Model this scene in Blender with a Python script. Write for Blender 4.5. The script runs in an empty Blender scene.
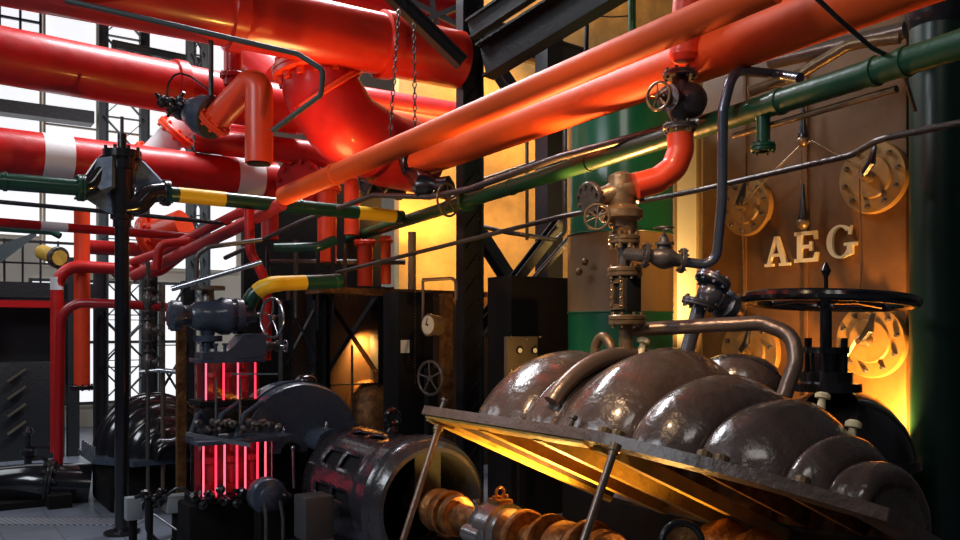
import bpy, bmesh, math, random
from mathutils import Vector as V3, Matrix
random.seed(7)
PI = math.pi
C = bpy.context.scene.collection
F_PX = 850.0; HY = 330.0; CAMZ = 1.65

# ---------------------------------------------------------------- survey helpers
def P(x, y, d):
    """point seen in direction (x, y) of the photograph at distance d into the hall"""
    return V3(((x-480)/F_PX*d, d, CAMZ+(HY-y)/F_PX*d))
def PZ(x, y, z):
    """same, for something that runs level at height z"""
    return P(x, y, (z-CAMZ)*F_PX/(HY-y))
U = V3((0.8256, 0.5642, 0)).normalized()      # hall axis one
A = V3((0.5642, -0.8256, 0)).normalized()     # hall axis two, towards the viewer's right (shaft direction)
Z = V3((0, 0, 1))
def hit(x, y, p0, n):
    o = V3((0, 0, CAMZ)); r = P(x, y, 1.0)-o
    return o + r*((p0-o).dot(n)/r.dot(n))

# ---------------------------------------------------------------- materials
def mat(name, col, rough=0.4, metal=0.0, bump=0.0, bscale=30, var=0.0, vscale=4, col2=None, coat=0.0, emit=None, estr=0, trans=0, spec=0.5, drough=0.0):
    m = bpy.data.materials.new(name); m.use_nodes = True
    nt = m.node_tree; b = nt.nodes['Principled BSDF']
    b.inputs['Base Color'].default_value = (*col, 1)
    b.inputs['Roughness'].default_value = rough
    b.inputs['Metallic'].default_value = metal
    b.inputs['Coat Weight'].default_value = coat
    b.inputs['Coat Roughness'].default_value = 0.12
    b.inputs['Transmission Weight'].default_value = trans
    b.inputs['Specular IOR Level'].default_value = spec
    tc = nt.nodes.new('ShaderNodeTexCoord')
    if var or col2:
        n = nt.nodes.new('ShaderNodeTexNoise'); n.inputs['Scale'].default_value = vscale; n.inputs['Detail'].default_value = 6; n.inputs['Roughness'].default_value = .65
        nt.links.new(tc.outputs['Object'], n.inputs['Vector'])
        r = nt.nodes.new('ShaderNodeValToRGB'); r.color_ramp.elements[0].position = .38; r.color_ramp.elements[1].position = .66
        c2 = col2 if col2 else tuple(c*(1-var) for c in col)
        r.color_ramp.elements[0].color = (*c2, 1); r.color_ramp.elements[1].color = (*col, 1)
        nt.links.new(n.outputs['Fac'], r.inputs['Fac']); nt.links.new(r.outputs['Color'], b.inputs['Base Color'])
    if drough:
        n3 = nt.nodes.new('ShaderNodeTexNoise'); n3.inputs['Scale'].default_value = 9; n3.inputs['Detail'].default_value = 5
        nt.links.new(tc.outputs['Object'], n3.inputs['Vector'])
        mr = nt.nodes.new('ShaderNodeMapRange'); mr.inputs['From Min'].default_value = .3; mr.inputs['From Max'].default_value = .7
        mr.inputs['To Min'].default_value = max(.03, rough-drough); mr.inputs['To Max'].default_value = rough+drough
        nt.links.new(n3.outputs['Fac'], mr.inputs['Value']); nt.links.new(mr.outputs['Result'], b.inputs['Roughness'])
    if bump:
        n2 = nt.nodes.new('ShaderNodeTexNoise'); n2.inputs['Scale'].default_value = bscale; n2.inputs['Detail'].default_value = 4
        nt.links.new(tc.outputs['Object'], n2.inputs['Vector'])
        bp = nt.nodes.new('ShaderNodeBump'); bp.inputs['Strength'].default_value = bump; bp.inputs['Distance'].default_value = .02
        nt.links.new(n2.outputs['Fac'], bp.inputs['Height']); nt.links.new(bp.outputs['Normal'], b.inputs['Normal'])
    if emit:
        b.inputs['Emission Color'].default_value = (*emit, 1); b.inputs['Emission Strength'].default_value = estr
    return m
M = dict(
    red=mat('red_paint', (.60, .013, .011), .42, bump=.2, bscale=7, var=.25, vscale=3, coat=.12, drough=.08, spec=.4),
    reddeep=mat('strong_red_gloss_paint', (.66, .026, .010), .3, bump=.14, bscale=5, var=.25, vscale=2, coat=.5),
    redor=mat('vermilion_paint', (.90, .065, .014), .42, bump=.12, bscale=6, var=.15, vscale=3, coat=.2),
    orange=mat('orange_red_lagging', (1.0, .115, .016), .55, bump=.35, bscale=5, var=.1, vscale=3, spec=.3),
    darkred=mat('deep_red_paint', (.42, .008, .010), .3, bump=.1, bscale=8, coat=.3),
    pink=mat('worn_red_paint', (.62, .045, .045), .45, bump=.2, bscale=12, var=.2),
    white=mat('white_band_paint', (.75, .73, .74), .5, bump=.05),
    greencol=mat('dark_green_column_paint', (.003, .022, .012), .36, bump=.05, bscale=6, coat=.12),
    green=mat('green_paint', (.007, .052, .032), .3, bump=.15, bscale=10, coat=.3),
    greenp=mat('olive_green_paint', (.016, .088, .032), .38, bump=.2, bscale=14, coat=.2, var=.25),
    tankg=mat('tank_green_paint', (.010, .12, .055), .28, bump=.08, bscale=4, coat=.4),
    tan=mat('tan_paint', (.30, .19, .09), .4, bump=.08, bscale=5, coat=.3, var=.3, vscale=2),
    yellow=mat('yellow_band_paint', (.85, .50, .015), .42, bump=.1),
    black=mat('black_paint', (.010, .010, .013), .28, bump=.25, bscale=16, coat=.4),
    gloss=mat('gloss_black_enamel', (.012, .012, .015), .16, bump=.08, bscale=9, coat=.6),
    steelb=mat('black_steelwork', (.014, .015, .018), .42, bump=.25, bscale=25),
    steelg=mat('grey_green_steelwork', (.05, .065, .07), .5, bump=.1),
    slate=mat('slate_blue_enamel', (.050, .065, .095), .3, bump=.3, bscale=18, coat=.4, drough=.08),
    slatel=mat('pale_blue_grey_enamel', (.16, .22, .33), .5, bump=.5, bscale=22, var=.35, vscale=14),
    casing=mat('brown_grey_cast_enamel', (.100, .066, .055), .27, bump=.5, bscale=14, var=.3, vscale=5, coat=.8, drough=.08),
    gen=mat('generator_enamel', (.032, .030, .036), .26, bump=.35, bscale=14, coat=.6, drough=.06),
    genbox=mat('grey_box_enamel', (.05, .05, .053), .5, bump=.05),
    cream=mat('yellow_lit_cream', (.72, .42, .07), .45, bump=.4, bscale=25, var=.35, vscale=7),  # cream deepened to yellow, carrying the lamp glow under the casing
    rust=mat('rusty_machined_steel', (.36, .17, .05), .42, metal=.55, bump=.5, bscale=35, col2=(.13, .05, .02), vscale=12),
    brass=mat('brown_bronze', (.30, .19, .10), .36, metal=.55, bump=.3, bscale=20, var=.4, vscale=9),
    iron=mat('dark_cast_iron', (.14, .12, .11), .34, metal=.5, bump=.4, bscale=24, var=.3, vscale=9),
    steel=mat('polished_steel', (.42, .42, .45), .25, metal=.9, bump=.15, bscale=18),
    bluesteel=mat('blue_black_steel_tube', (.17, .18, .22), .26, metal=.7, bump=.12),
    browntube=mat('brown_steel_tube', (.20, .14, .11), .32, metal=.6, bump=.2, bscale=20),
    house=mat('bronze_brown_enamel', (.22, .095, .024), .5, bump=.15, bscale=6, var=.4, vscale=2.0, coat=.0, spec=.3),
    plate=mat('tan_cover_plate', (.40, .21, .055), .42, bump=.25, bscale=12, var=.35, vscale=6, spec=.4),
    lip=mat('brown_cast_flange', (.13, .075, .055), .42, bump=.45, bscale=22, var=.4, vscale=8, coat=.15),
    letter=mat('brass_letter', (.92, .74, .42), .45, metal=.0, bump=.1),
    grey=mat('light_grey_box', (.30, .33, .34), .5),
    dial=mat('gauge_dial', (.62, .55, .40), .4),
    paper=mat('white_plastic_sign', (.75, .72, .70), .6),
    dark=mat('matt_dark_metal', (.008, .007, .007), .65, bump=.1, spec=.2),
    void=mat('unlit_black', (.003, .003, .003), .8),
    beige=mat('worn_beige_metal', (.11, .085, .06), .5, var=.3),
    wallc=mat('cream_wall_paint', (.72, .66, .56), .8, var=.1, vscale=1, bump=.05),
    wallamber=mat('amber_lit_wall', (.72, .50, .20), .8, var=.45, vscale=1.3, bump=.05),  # amber light and its uneven patches put into the wall colour
    darkboard=mat('brown_dark_board', (.09, .045, .02), .5, var=.4, vscale=2, bump=.1),
    walld=mat('dark_wall_paint', (.035, .035, .04), .8, var=.2, vscale=1),
    glowpane=mat('glowing_white_pane', (.8, .8, .8), .5, emit=(.94, .96, 1.0), estr=.92),  # glowing pane, also stands in for blank white wall
    skyg=mat('daylit_green_pane', (.5, .7, .6), .5, emit=(.62, .86, .82), estr=.55),
    glass=mat('clear_glass', (1, .9, .92), .03, trans=1.0),
    redlamp=mat('red_lamp_tube', (1, .1, .12), .4, emit=(1, .035, .08), estr=2.6),
    pinklamp=mat('pink_lamp_tube', (1, .4, .5), .4, emit=(1, .2, .3), estr=1.3),
    redin=mat('red_inner_parts', (.45, .04, .05), .35, metal=.3, bump=.2),
    lampglass=mat('lamp_glass', (1, .8, .4), .4, emit=(1, .62, .18), estr=14),
)
def floor_mat():
    m = bpy.data.materials.new('tiled_floor'); m.use_nodes = True
    nt = m.node_tree; b = nt.nodes['Principled BSDF']
    tc = nt.nodes.new('ShaderNodeTexCoord'); mp = nt.nodes.new('ShaderNodeMapping'); mp.inputs['Rotation'].default_value = (0, 0, math.radians(-34))
    br = nt.nodes.new('ShaderNodeTexBrick'); br.offset = 0; br.inputs['Scale'].default_value = 1.0
    br.inputs['Brick Width'].default_value = .4; br.inputs['Row Height'].default_value = .4; br.inputs['Mortar Size'].default_value = .006
    br.inputs['Color1'].default_value = (.24, .27, .34, 1); br.inputs['Color2'].default_value = (.19, .22, .28, 1); br.inputs['Mortar'].default_value = (.1, .1, .12, 1)
    n = nt.nodes.new('ShaderNodeTexNoise'); n.inputs['Scale'].default_value = 3; n.inputs['Detail'].default_value = 8
    mx = nt.nodes.new('ShaderNodeMix'); mx.data_type = 'RGBA'; mx.blend_type = 'MULTIPLY'; mx.inputs[0].default_value = .6
    nt.links.new(tc.outputs['Object'], mp.inputs['Vector']); nt.links.new(mp.outputs['Vector'], br.inputs['Vector'])
    nt.links.new(tc.outputs['Object'], n.inputs['Vector'])
    nt.links.new(br.outputs['Color'], mx.inputs[6]); nt.links.new(n.outputs['Fac'], mx.inputs[7]); nt.links.new(mx.outputs[2], b.inputs['Base Color'])
    b.inputs['Roughness'].default_value = .42
    return m
M['floor'] = floor_mat()
def plate_mat():
    m = mat('chequer_plate_steel', (.42, .44, .50), .38, metal=.5)
    nt = m.node_tree; b = nt.nodes['Principled BSDF']
    tc = nt.nodes.new('ShaderNodeTexCoord'); ck = nt.nodes.new('ShaderNodeTexChecker'); ck.inputs['Scale'].default_value = 36
    ck.inputs['Color1'].default_value = (.5, .52, .6, 1); ck.inputs['Color2'].default_value = (.16, .17, .2, 1)
    nt.links.new(tc.outputs['Object'], ck.inputs['Vector']); nt.links.new(ck.outputs['Color'], b.inputs['Base Color'])
    return m
M['chequer'] = plate_mat()

# ---------------------------------------------------------------- mesh builder
def wloc(o):
    v = V3((0, 0, 0))
    while o: v += o.location; o = o.parent
    return v
def basis(n, hint=Z):
    n = n.normalized()
    if abs(n.dot(hint)) > .95: hint = V3((1, 0, 0)) if abs(n.x) < .9 else V3((0, 1, 0))
    a = hint.cross(n).normalized(); b = n.cross(a).normalized()
    return a, b
class B:
    def __init__(s): s.bm = bmesh.new()
    def rings(s, rings, closed=True, capa=True, capb=True):
        vs = [[s.bm.verts.new(p) for p in r] for r in rings]
        n = len(vs[0])
        for i in range(len(vs)-1):
            for j in range(n if closed else n-1):
                k = (j+1) % n
                try: s.bm.faces.new((vs[i][j], vs[i][k], vs[i+1][k], vs[i+1][j]))
                except ValueError: pass
        if closed and capa: s.bm.faces.new(vs[0][::-1])
        if closed and capb: s.bm.faces.new(vs[-1])
        return vs
    def tube(s, pts, r, seg=16, bend=0, cap=True, steps=7, rr=None):
        pts = [V3(p) for p in pts]
        if bend and len(pts) > 2:
            out = [pts[0]]
            for i in range(1, len(pts)-1):
                a, b, c = pts[i-1], pts[i], pts[i+1]
                la, lc = (a-b).length, (c-b).length
                ang = (a-b).angle(c-b, PI)
                if ang > PI-.03: out.append(b); continue
                t = min(bend/math.tan(ang/2), la*.49, lc*.49)
                p0 = b+(a-b)/la*t; p1 = b+(c-b)/lc*t
                for k in range(steps+1):
                    u = k/steps
                    # circular-ish: rational quadratic
                    w = math.sin(ang/2)
                    q = (p0*(1-u)**2 + b*(2*w*u*(1-u)) + p1*u**2)/((1-u)**2+2*w*u*(1-u)+u**2)
                    out.append(q)
            out.append(pts[-1]); pts = out
        T = []
        for i in range(len(pts)):
            a = pts[max(i-1, 0)]; b = pts[min(i+1, len(pts)-1)]
            if 0 < i < len(pts)-1:
                t = (pts[i]-pts[i-1]).normalized()+(pts[i+1]-pts[i]).normalized()
            else: t = b-a
            T.append(t.normalized())
        x, y = basis(T[0]); R = []
        for i, p in enumerate(pts):
            if i:
                q = T[i-1].rotation_difference(T[i]); x = q @ x; y = q @ y
            sc = 1
            if 0 < i < len(pts)-1:
                c = (pts[i]-pts[i-1]).normalized().dot(T[i]); sc = 1/max(c, .7)
            r_ = rr[i] if rr else r
            R.append([p + (x*math.cos(2*PI*k/seg)+y*math.sin(2*PI*k/seg))*r_ for k in range(seg)])
        s.rings(R, True, cap, cap); return s
    def lathe(s, o, ax, prof, seg=28, cap=True):
        ax = ax.normalized(); x, y = basis(ax)
        s.rings([[o+ax*t+(x*math.cos(2*PI*k/seg)+y*math.sin(2*PI*k/seg))*max(r, .0005) for k in range(seg)] for t, r in prof], True, cap, cap); return s
    def cyl(s, a, b, r, seg=20): a = V3(a); b = V3(b); return s.lathe(a, b-a, [(0, r), ((b-a).length, r)], seg)
    def box(s, c, hx, hy, hz, X=V3((1, 0, 0)), Y=V3((0, 1, 0)), ZZ=Z, bev=0):
        b2 = bmesh.new()
        vs = [b2.verts.new(c+X*(i*hx)+Y*(j*hy)+ZZ*(k*hz)) for i in (-1, 1) for j in (-1, 1) for k in (-1, 1)]
        for f in ((0, 1, 3, 2), (4, 6, 7, 5), (0, 4, 5, 1), (2, 3, 7, 6), (0, 2, 6, 4), (1, 5, 7, 3)): b2.faces.new([vs[i] for i in f])
        bmesh.ops.recalc_face_normals(b2, faces=b2.faces)
        if bev: bmesh.ops.bevel(b2, geom=list(b2.edges), offset=bev, segments=2, affect='EDGES', profile=.6)
        me = bpy.data.meshes.new('t'); b2.to_mesh(me); b2.free(); s.bm.from_mesh(me); bpy.data.meshes.remove(me); return s
    def beam(s, a, b, w, h=None, hint=Z):
        a = V3(a); b = V3(b); h = h or w; d = b-a; x, y = basis(d, hint)
        return s.box((a+b)/2, d.length/2, w/2, h/2, d.normalized(), x, y)
    def ibeam(s, a, b, w, h, hint=Z, t=.012):
        a = V3(a); b = V3(b); d = b-a; x, y = basis(d, hint)   # x side, y "up"
        s.box((a+b)/2, d.length/2, t/2, h/2, d.normalized(), x, y)
        for k in (-1, 1): s.box((a+b)/2+y*(k*(h/2)), d.length/2, w/2, t/2, d.normalized(), x, y)
        return s
    def prism(s, pts, vec):
        pts = [V3(p) for p in pts]; s.rings([pts, [p+vec for p in pts]]); return s
    def torus(s, c, n, R, r, seg=36, ms=10, a0=0, a1=2*PI):
        x, y = basis(n); full = abs(a1-a0-2*PI) < 1e-4
        rings = []
        for i in range(seg+(0 if full else 1)):
            t = a0+(a1-a0)*i/seg; d = x*math.cos(t)+y*math.sin(t)
            rings.append([c+d*(R+r*math.cos(2*PI*k/ms))+n.normalized()*(r*math.sin(2*PI*k/ms)) for k in range(ms)])
        if full: rings.append(rings[0])
        s.rings(rings, True, not full, not full)
        if full: bmesh.ops.remove_doubles(s.bm, verts=list(s.bm.verts), dist=1e-5)
        return s
    def ball(s, c, r, seg=16, sq=V3((1, 1, 1))):
        n = seg//2
        s.lathe(c, Z, [(-math.cos(PI*i/n)*r*sq.z, math.sin(PI*i/n)*r*sq.x) for i in range(n+1)], seg); return s
    def flange(s, c, ax, r, t, bolts=8, seg=28, br=None):
        ax = ax.normalized(); e = t*.12
        s.lathe(c-ax*(t/2), ax, [(0, r-e), (e, r), (t/2-e*.5, r), (t/2, r-e), (t/2+e*.5, r), (t-e, r), (t, r-e)], seg)
        x, y = basis(ax); br = br or r*.10
        for k in range(bolts):
            q = c+(x*math.cos(2*PI*k/bolts+.3)+y*math.sin(2*PI*k/bolts+.3))*(r*.82)
            s.lathe(q-ax*(t/2+br*1.5), ax, [(0, br), (t+br*3, br)], 6)
        return s
    def ob(s, name, m, parent=None, label=None, cat=None, group=None, kind=None, smooth=35):
        bmesh.ops.recalc_face_normals(s.bm, faces=s.bm.faces)
        if parent: off = wloc(parent)
        else:
            vs = [v.co for v in s.bm.verts]
            off = V3(((min(v.x for v in vs)+max(v.x for v in vs))/2, (min(v.y for v in vs)+max(v.y for v in vs))/2, min(v.z for v in vs)))
        for v in s.bm.verts: v.co -= off
        me = bpy.data.meshes.new(name); s.bm.to_mesh(me); s.bm.free()
        if smooth:
            me.shade_smooth(); me.set_sharp_from_angle(angle=math.radians(smooth))
        me.materials.append(M[m]); o = bpy.data.objects.new(name, me); C.objects.link(o)
        if parent: o.parent = parent
        else: o.location = off
        tag(o, label, cat, group, kind); return o
def tag(o, label=None, cat=None, group=None, kind=None):
    if label: o['label'] = label
    if cat: o['category'] = cat
    if group: o['group'] = group
    if kind: o['kind'] = kind
def thing(name, loc, label, cat, group=None):
    o = bpy.data.objects.new(name, None); C.objects.link(o); o.location = loc; o.empty_display_size = .1
    tag(o, label, cat, group); return o

# ---------------------------------------------------------------- reusable kit
def handwheel(parent, c, n, R, r, m, spokes=5, hubr=None, name='handwheel'):
    b = B(); b.torus(c, n, R, r, 36, 10); x, y = basis(n); hubr = hubr or R*.16
    b.lathe(c-n.normalized()*hubr*.7, n, [(0, hubr), (hubr*1.4, hubr)], 14)
    for k in range(spokes):
        t = 2*PI*k/spokes+.4; d = x*math.cos(t)+y*math.sin(t)
        b.tube([c+d*hubr*.6, c+d*(R*.5)+n.normalized()*r*.5, c+d*R], r*.6, 8)
    return b.ob(name, m, parent)
def valve(parent, c, ax, stem, r, L, m, wm=None, wheelR=None, stemL=None, bonnet=True, bolts=8):
    """globe valve: round body, two flanges, bonnet, stem and wheel"""
    ax = ax.normalized(); stem = stem.normalized()
    b = B()
    b.lathe(c-ax*L/2, ax, [(0, r*.62), (L*.14, r*.62), (L*.26, r*.85), (L*.4, r*1.05), (L*.5, r*1.1), (L*.6, r*1.05), (L*.74, r*.85), (L*.86, r*.62), (L, r*.62)], 24)
    if bonnet: b.lathe(c, stem, [(0, r*.8), (r*1.2, r*.72), (r*1.25, r*.95), (r*1.5, r*.95), (r*1.55, r*.5), (r*2.0, r*.42), (r*2.1, r*.3), (r*2.3, r*.3)], 18)
    body = b.ob('valve_body', m, parent)
    for sgn in (-1, 1): B().flange(c+ax*(sgn*L*.5), ax, r*1.25, r*.42, bolts, 26).ob('flange', m, parent)
    if wheelR:
        sl = stemL or r*3.6
        B().cyl(c+stem*r*2.1, c+stem*(sl+r*.25), r*.14, 10).ob('stem', wm or m, parent)
        handwheel(parent, c+stem*sl, stem, wheelR, wheelR*.11, wm or m)
    return body
def pipe(label, pts, r, m, name='steam_pipe', cat='pipe', bend=.0, bands=(), clamps=(), group=None, ends=(), seg=20, cl='black', flm=None):
    """run of pipe; bands = (i, u0, u1, mat) painted sleeves on straight span i; clamps = (i, u)"""
    pts = [V3(p) for p in pts]
    b = B().tube(pts, r, seg, bend)
    if not bands and not clamps and not ends:
        return b.ob(name, m, None, label, cat, group)
    lo = min(pts, key=lambda p: p.z)
    t = thing(name, V3(lo), label, cat, group)
    b.ob('pipe_run', m, t)
    for i, u0, u1, bm_ in bands:
        a, c = pts[i], pts[i+1]
        B().lathe(a+(c-a)*u0, c-a, [(0, r*1.012), ((c-a).length*(u1-u0), r*1.012)], seg+8).ob('painted_band', bm_, t, BANDL.get(bm_))
    for i, u in clamps:
        a, c = pts[i], pts[i+1]; q = a+(c-a)*u
        B().lathe(q-(c-a).normalized()*r*.25, c-a, [(0, r*1.02), (r*.05, r*1.12), (r*.45, r*1.12), (r*.5, r*1.02)], seg+4).ob('collar', cl, t)
    for i, u in ends:
        a, c = pts[i], pts[i+1]; q = a+(c-a)*u
        B().flange(q, c-a, r*1.45, r*.5, 8, br=r*.13).ob('flange', flm or m, t)
    return t
BANDL = dict(white='white painted band', yellow='yellow painted band', tan='tan painted band', green='green band')
def struct(b, name, m, parent=None, smooth=None):
    return b.ob(name, m, parent, kind=None if parent else 'structure', smooth=smooth)

# ================================================================ THE HALL
b = B(); b.box(V3((0, 9, -.05)), 14, 13, .05); struct(b, 'floor', 'floor')
b = B(); b.box(V3((0, 9, 7.55)), 14, 13, .05); struct(b, 'ceiling', 'walld')
# wall_back runs along the hall axis, far left to behind the machinery
WB = V3((-4.5, 16, 0)); NW = A.copy()     # its face looks along A
def wb(s, z, off=0): return WB+U*s+Z*z+NW*off
b = B(); b.box(wb(2, 3.75, -.16), 11, .15, 3.75, U, A, Z); struct(b, 'wall_back', 'wallc')
def wbpx(x, y, off=.0): return hit(x, y, WB+NW*off, NW)
def window(n, x0, y0, x1, y1, cols, rows, pane='glowpane', bar='steelg', bw=.04):
    a = wbpx(x0, (y0+y1)/2); c = wbpx(x1, (y0+y1)/2)
    s0 = (a-WB).dot(U); s1 = (c-WB).dot(U)
    xm = (x0+x1)/2; z1 = wbpx(xm, y0).z; z0 = wbpx(xm, y1).z
    z1 = min(z1, 7.4); z0 = max(z0, .1)
    t = bpy.data.objects.new('window_%d' % n, None); C.objects.link(t); t.location = wb((s0+s1)/2, z0, .02); t['kind'] = 'structure'
    b = B(); b.box(wb((s0+s1)/2, (z0+z1)/2, .01), (s1-s0)/2, .01, (z1-z0)/2, U, A, Z); b.ob('window_or_wall_pane', pane, t, smooth=None)
    b = B()
    for i in range(cols+1): b.box(wb(s0+(s1-s0)*i/cols, (z0+z1)/2, .05), bw/2, .03, (z1-z0)/2+bw/2, U, A, Z)
    for j in range(rows+1): b.box(wb((s0+s1)/2, z0+(z1-z0)*j/rows, .05), (s1-s0)/2, .03, bw/2, U, A, Z)
    b.ob('window_frame', bar, t, smooth=None)
window(1, -160, -30, 40, 30, 9, 5, 'glowpane', 'steelg', .035)
window(2, 44, -30, 236, 268, 4, 2, 'glowpane', 'wallc', .03)  # blank white wall here, made as a glowing pane
window(3, 30, 282, 188, 402, 5, 2, 'glowpane', 'steelg', .05)
window(4, -160, 34, 40, 232, 3, 1, 'glowpane', 'wallc', .03)  # also blank wall; the glow gives its overbright white
# side walls closing the hall
b = B(); b.box(V3((-9.9, 9, 3.75)), .1, 13, 3.75); struct(b, 'wall_left', 'walld')
WR = P(913, 330, 8.5)
b = B(); b.box(V3((6.6, 9, 3.75)), .1, 13, 3.75); struct(b, 'wall_right', 'walld')
# partition behind the steel column, lit amber
WMp = V3((-1.0, 10.5, 0))
b = B(); b.box(WMp+U*3.2+Z*3.7-A*.06, 3.2, .06, 3.7, U, A, Z); struct(b, 'wall_middle', 'wallamber')
t_ = B(); t_.box(V3((-.2, 10.6, 1.05))-A*-.25, 2.4, .05, 1.05, U, A); struct(t_, 'trim_3', 'darkboard')  # added brown board that darkens the lower wall
t_ = B(); t_.box(V3((-1.95, 10.0, 1.7)), .86, .05, 1.7, U, A); struct(t_, 'trim_4', 'dark')  # added dark screen covering the pale wall behind the pipes
# dark low partition far left
t_ = B(); p = P(0, 330, 12.5)
t_.box(V3((-8.3, 12.6, .62)), 1.75, .12, .62, U, A, Z); struct(t_, 'wall_low', 'walld')
# chequer plates let into the floor
for n_, (y0, y1, x0, x1) in enumerate([(516, 527, -40, 142), (442, 447, -40, 45)]):
    q0 = P(x0, (y0+y1)/2, CAMZ*F_PX/((y0+y1)/2-HY)); q1 = P(x1, (y0+y1)/2+1, CAMZ*F_PX/((y0+y1)/2+1-HY))
    q0.z = q1.z = .004
    B().box((q0+q1)/2, (q1-q0).length/2, .12 if n_ == 0 else .2, .004, (q1-q0).normalized(), Z.cross((q1-q0).normalized())).ob('trim_%d' % (n_+1), 'chequer', None, kind='structure', smooth=None)

# ================================================================ STEELWORK
def lattice(parent, a0, a1, side, w, n, m, bw=.05, name='lattice_brace', chords=True):
    """lattice between two chords; from a0 to a1, second chord displaced by side*w"""
    b = B(); d = (a1-a0)
    if chords:
        for k in (0, 1): B().ibeam(a0+side*(w*k), a1+side*(w*k), bw*1.6, bw*1.6, side, .014).ob('upright' if abs(d.normalized().z) > .5 else 'chord', m, parent)
    nn = side.cross(d).normalized()
    for i in range(n):
        p0 = a0+d*(i/n); p1 = a0+d*((i+1)/n)
        b.beam(p0, p1+side*w, .012, bw, nn); b.beam(p0+side*w+nn*.02, p1+nn*.02, .012, bw, nn)
        b.beam(p0, p0+side*w, .012, bw, nn)
    b.ob(name, m, parent)
# main riveted column
colb = P(470, 330, 8.0); colb.z = 0
t = thing('steel_column', colb, 'tall black riveted steel column between the yellow-lit wall and the red pipes', 'column')
b = B(); b.box(colb+Z*3.2, .105, .012, 3.2, U, A)
for k in (-1, 1): b.box(colb+Z*3.2+U*(.105*k), .012, .06, 3.2, U, A)
b.ob('web', 'steelb', t, smooth=None)
b = B()
for i in range(32):
    for k in (-1, 1): b.ball(colb+U*(.085*k)+A*.014+Z*(.2*i+.1), .016, 8)
    b.beam(colb+A*.02+U*(-.07)+Z*(.2*i), colb+A*.02+U*.07+Z*(.2*i+.16), .008, .03, A)
b.ob('riveted_lacing', 'steelb', t)
# second heavy post behind (right of the column)
cb = P(549, 330, 8.6); cb.z = 0
t = thing('steel_post', cb, 'black steel post beside the green tank with a bent handrail', 'column')
B().box(cb+Z*2.3, .10, .10, 2.3, U, A).ob('post', 'steelb', t, smooth=None)
B().tube([P(565, 90, 8.0), P(565, 232, 8.0), P(556, 240, 8.0), P(505, 232, 8.0), P(480, 226, 8.2)], .022, 10, .08).ob('bent_rail', 'iron', t)
# diagonal braces at the middle
def brace(label, x0, y0, x1, y1, d0, d1, w, group=None, h=None, m='steelb', name='steel_brace', cat='brace'):
    return B().ibeam(P(x0, y0, d0), P(x1, y1, d1), w, h or w, A, .014).ob(name, m, None, label, cat, group, smooth=None)
brace('thick dark diagonal brace rising to the right above the black cabinet', 478, 328, 560, 222, 8.3, 8.3, .1)
brace('paired thin blue-grey brace just below the thick diagonal above the cabinet', 484, 336, 572, 236, 8.0, 8.1, .045, m='iron')
brace('short black brace dropping right from the column at the yellow wall', 472, 222, 536, 322, 8.6, 8.5, .12)
brace('black brace from the column foot of the roof truss down behind the orange pipe', 486, 52, 560, 162, 8.8, 8.6, .12)
# roof truss beams upper centre
def rbeam(label, x0, y0, x1, y1, d0, d1, w, h, group=None):
    return B().ibeam(P(x0, y0, d0), P(x1, y1, d1), w, h, Z, .02).ob('roof_beam', 'steelb', None, label, 'beam', group, smooth=None)
rbeam('heavy black roof beam running up right above the thin orange pipe', 484, 62, 640, -34, 7.6, 6.6, .16, .30)
rbeam('black roof beam crossing level behind the top of the riveted column', 384, 8, 600, 74, 9.9, 10.1, .12, .20)
rbeam('shorter black roof beam running down left in the top centre', 470, 30, 560, -30, 7.4, 6.8, .08, .16)
rbeam('lower black roof beam over the amber ceiling slots', 478, 30, 596, 66, 8.6, 8.8, .10, .24)
t = B(); t.ibeam(P(385, -12, 6.9), P(462, 63, 7.2), .10, .10, Z, .014)
t.ob('steel_brace', 'steelb', None, 'black diagonal angle crossing the red pipe down to the riveted column', 'brace', smooth=None)
t = B()
for (a_, b_, c_, d_) in ((392, -8, 460, 26), (404, 30, 470, 2), (430, -10, 440, 40), (410, -10, 415, 20)):
    t.beam(P(a_, b_, 8.3), P(c_, d_, 8.35), .05, .05)
t.ob('roof_bracing', 'steelb', None, 'tangle of thin black bracing left of the column head', 'bracing', smooth=None)
# far lattice tower left
def at_floor(p): return V3((p.x, p.y, 0))
lt = at_floor(P(103, 330, 12.5))
t = thing('lattice_tower', lt, 'grey lattice steel tower far behind the black valve column', 'tower')
lattice(t, lt, lt+Z*6.6, U, .58, 11, 'steelg', .075)
lt2 = at_floor(P(191, 330, 12.2))
t = thing('lattice_tower', lt2, 'narrow grey lattice tower standing behind the black pipe valve near the white wall edge', 'tower')
lattice(t, lt2, lt2+Z*6.6, U, .2, 20, 'steelg', .07)
t = thing('lattice_girder', P(110, 46, 12.4), 'grey lattice girder spanning between the two far towers', 'girder')
lattice(t, P(112, 44, 12.3), P(200, 62, 13.0), Z, -.45, 5, 'steelg', .06)
# far left dark beam and gantry
B().box(P(12, 109, 12.0), 1.05, .15, .09, U, A).ob('crane_rail', 'steelb', None, 'grey beam end hanging before the far white wall', 'beam', smooth=None)
t = thing('gantry_platform', at_floor(P(10, 330, 11)), 'dark gantry platform with railing at the left edge', 'platform')
for dx in (-.2, 1.0): B().box(at_floor(P(-15, 330, 10.6))+U*dx+Z*1.3, .07, .07, 1.3, U, A).ob('support_post', 'steelb', t, smooth=None)
B().box(P(10, 290, 11)-Z*.0, 1.05, .18, .10, U, A).ob('deck_beam', 'steelb', t, smooth=None)
B().box(P(10, 304, 11), 1.05, .16, .045, U, A).ob('lower_beam', 'darkred', t, 'dark red beam', smooth=None)
b = B()
for k in range(10): b.beam(P(0, 286, 11)+U*(-1+.21*k), P(0, 286, 11)+U*(-1+.21*k)+Z*.62, .02, .02)
b.beam(P(0, 240, 11)-U*1, P(0, 240, 11)+U*1, .035, .035); b.beam(P(0, 262, 11)-U*1, P(0, 262, 11)+U*1, .025, .025)
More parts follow.
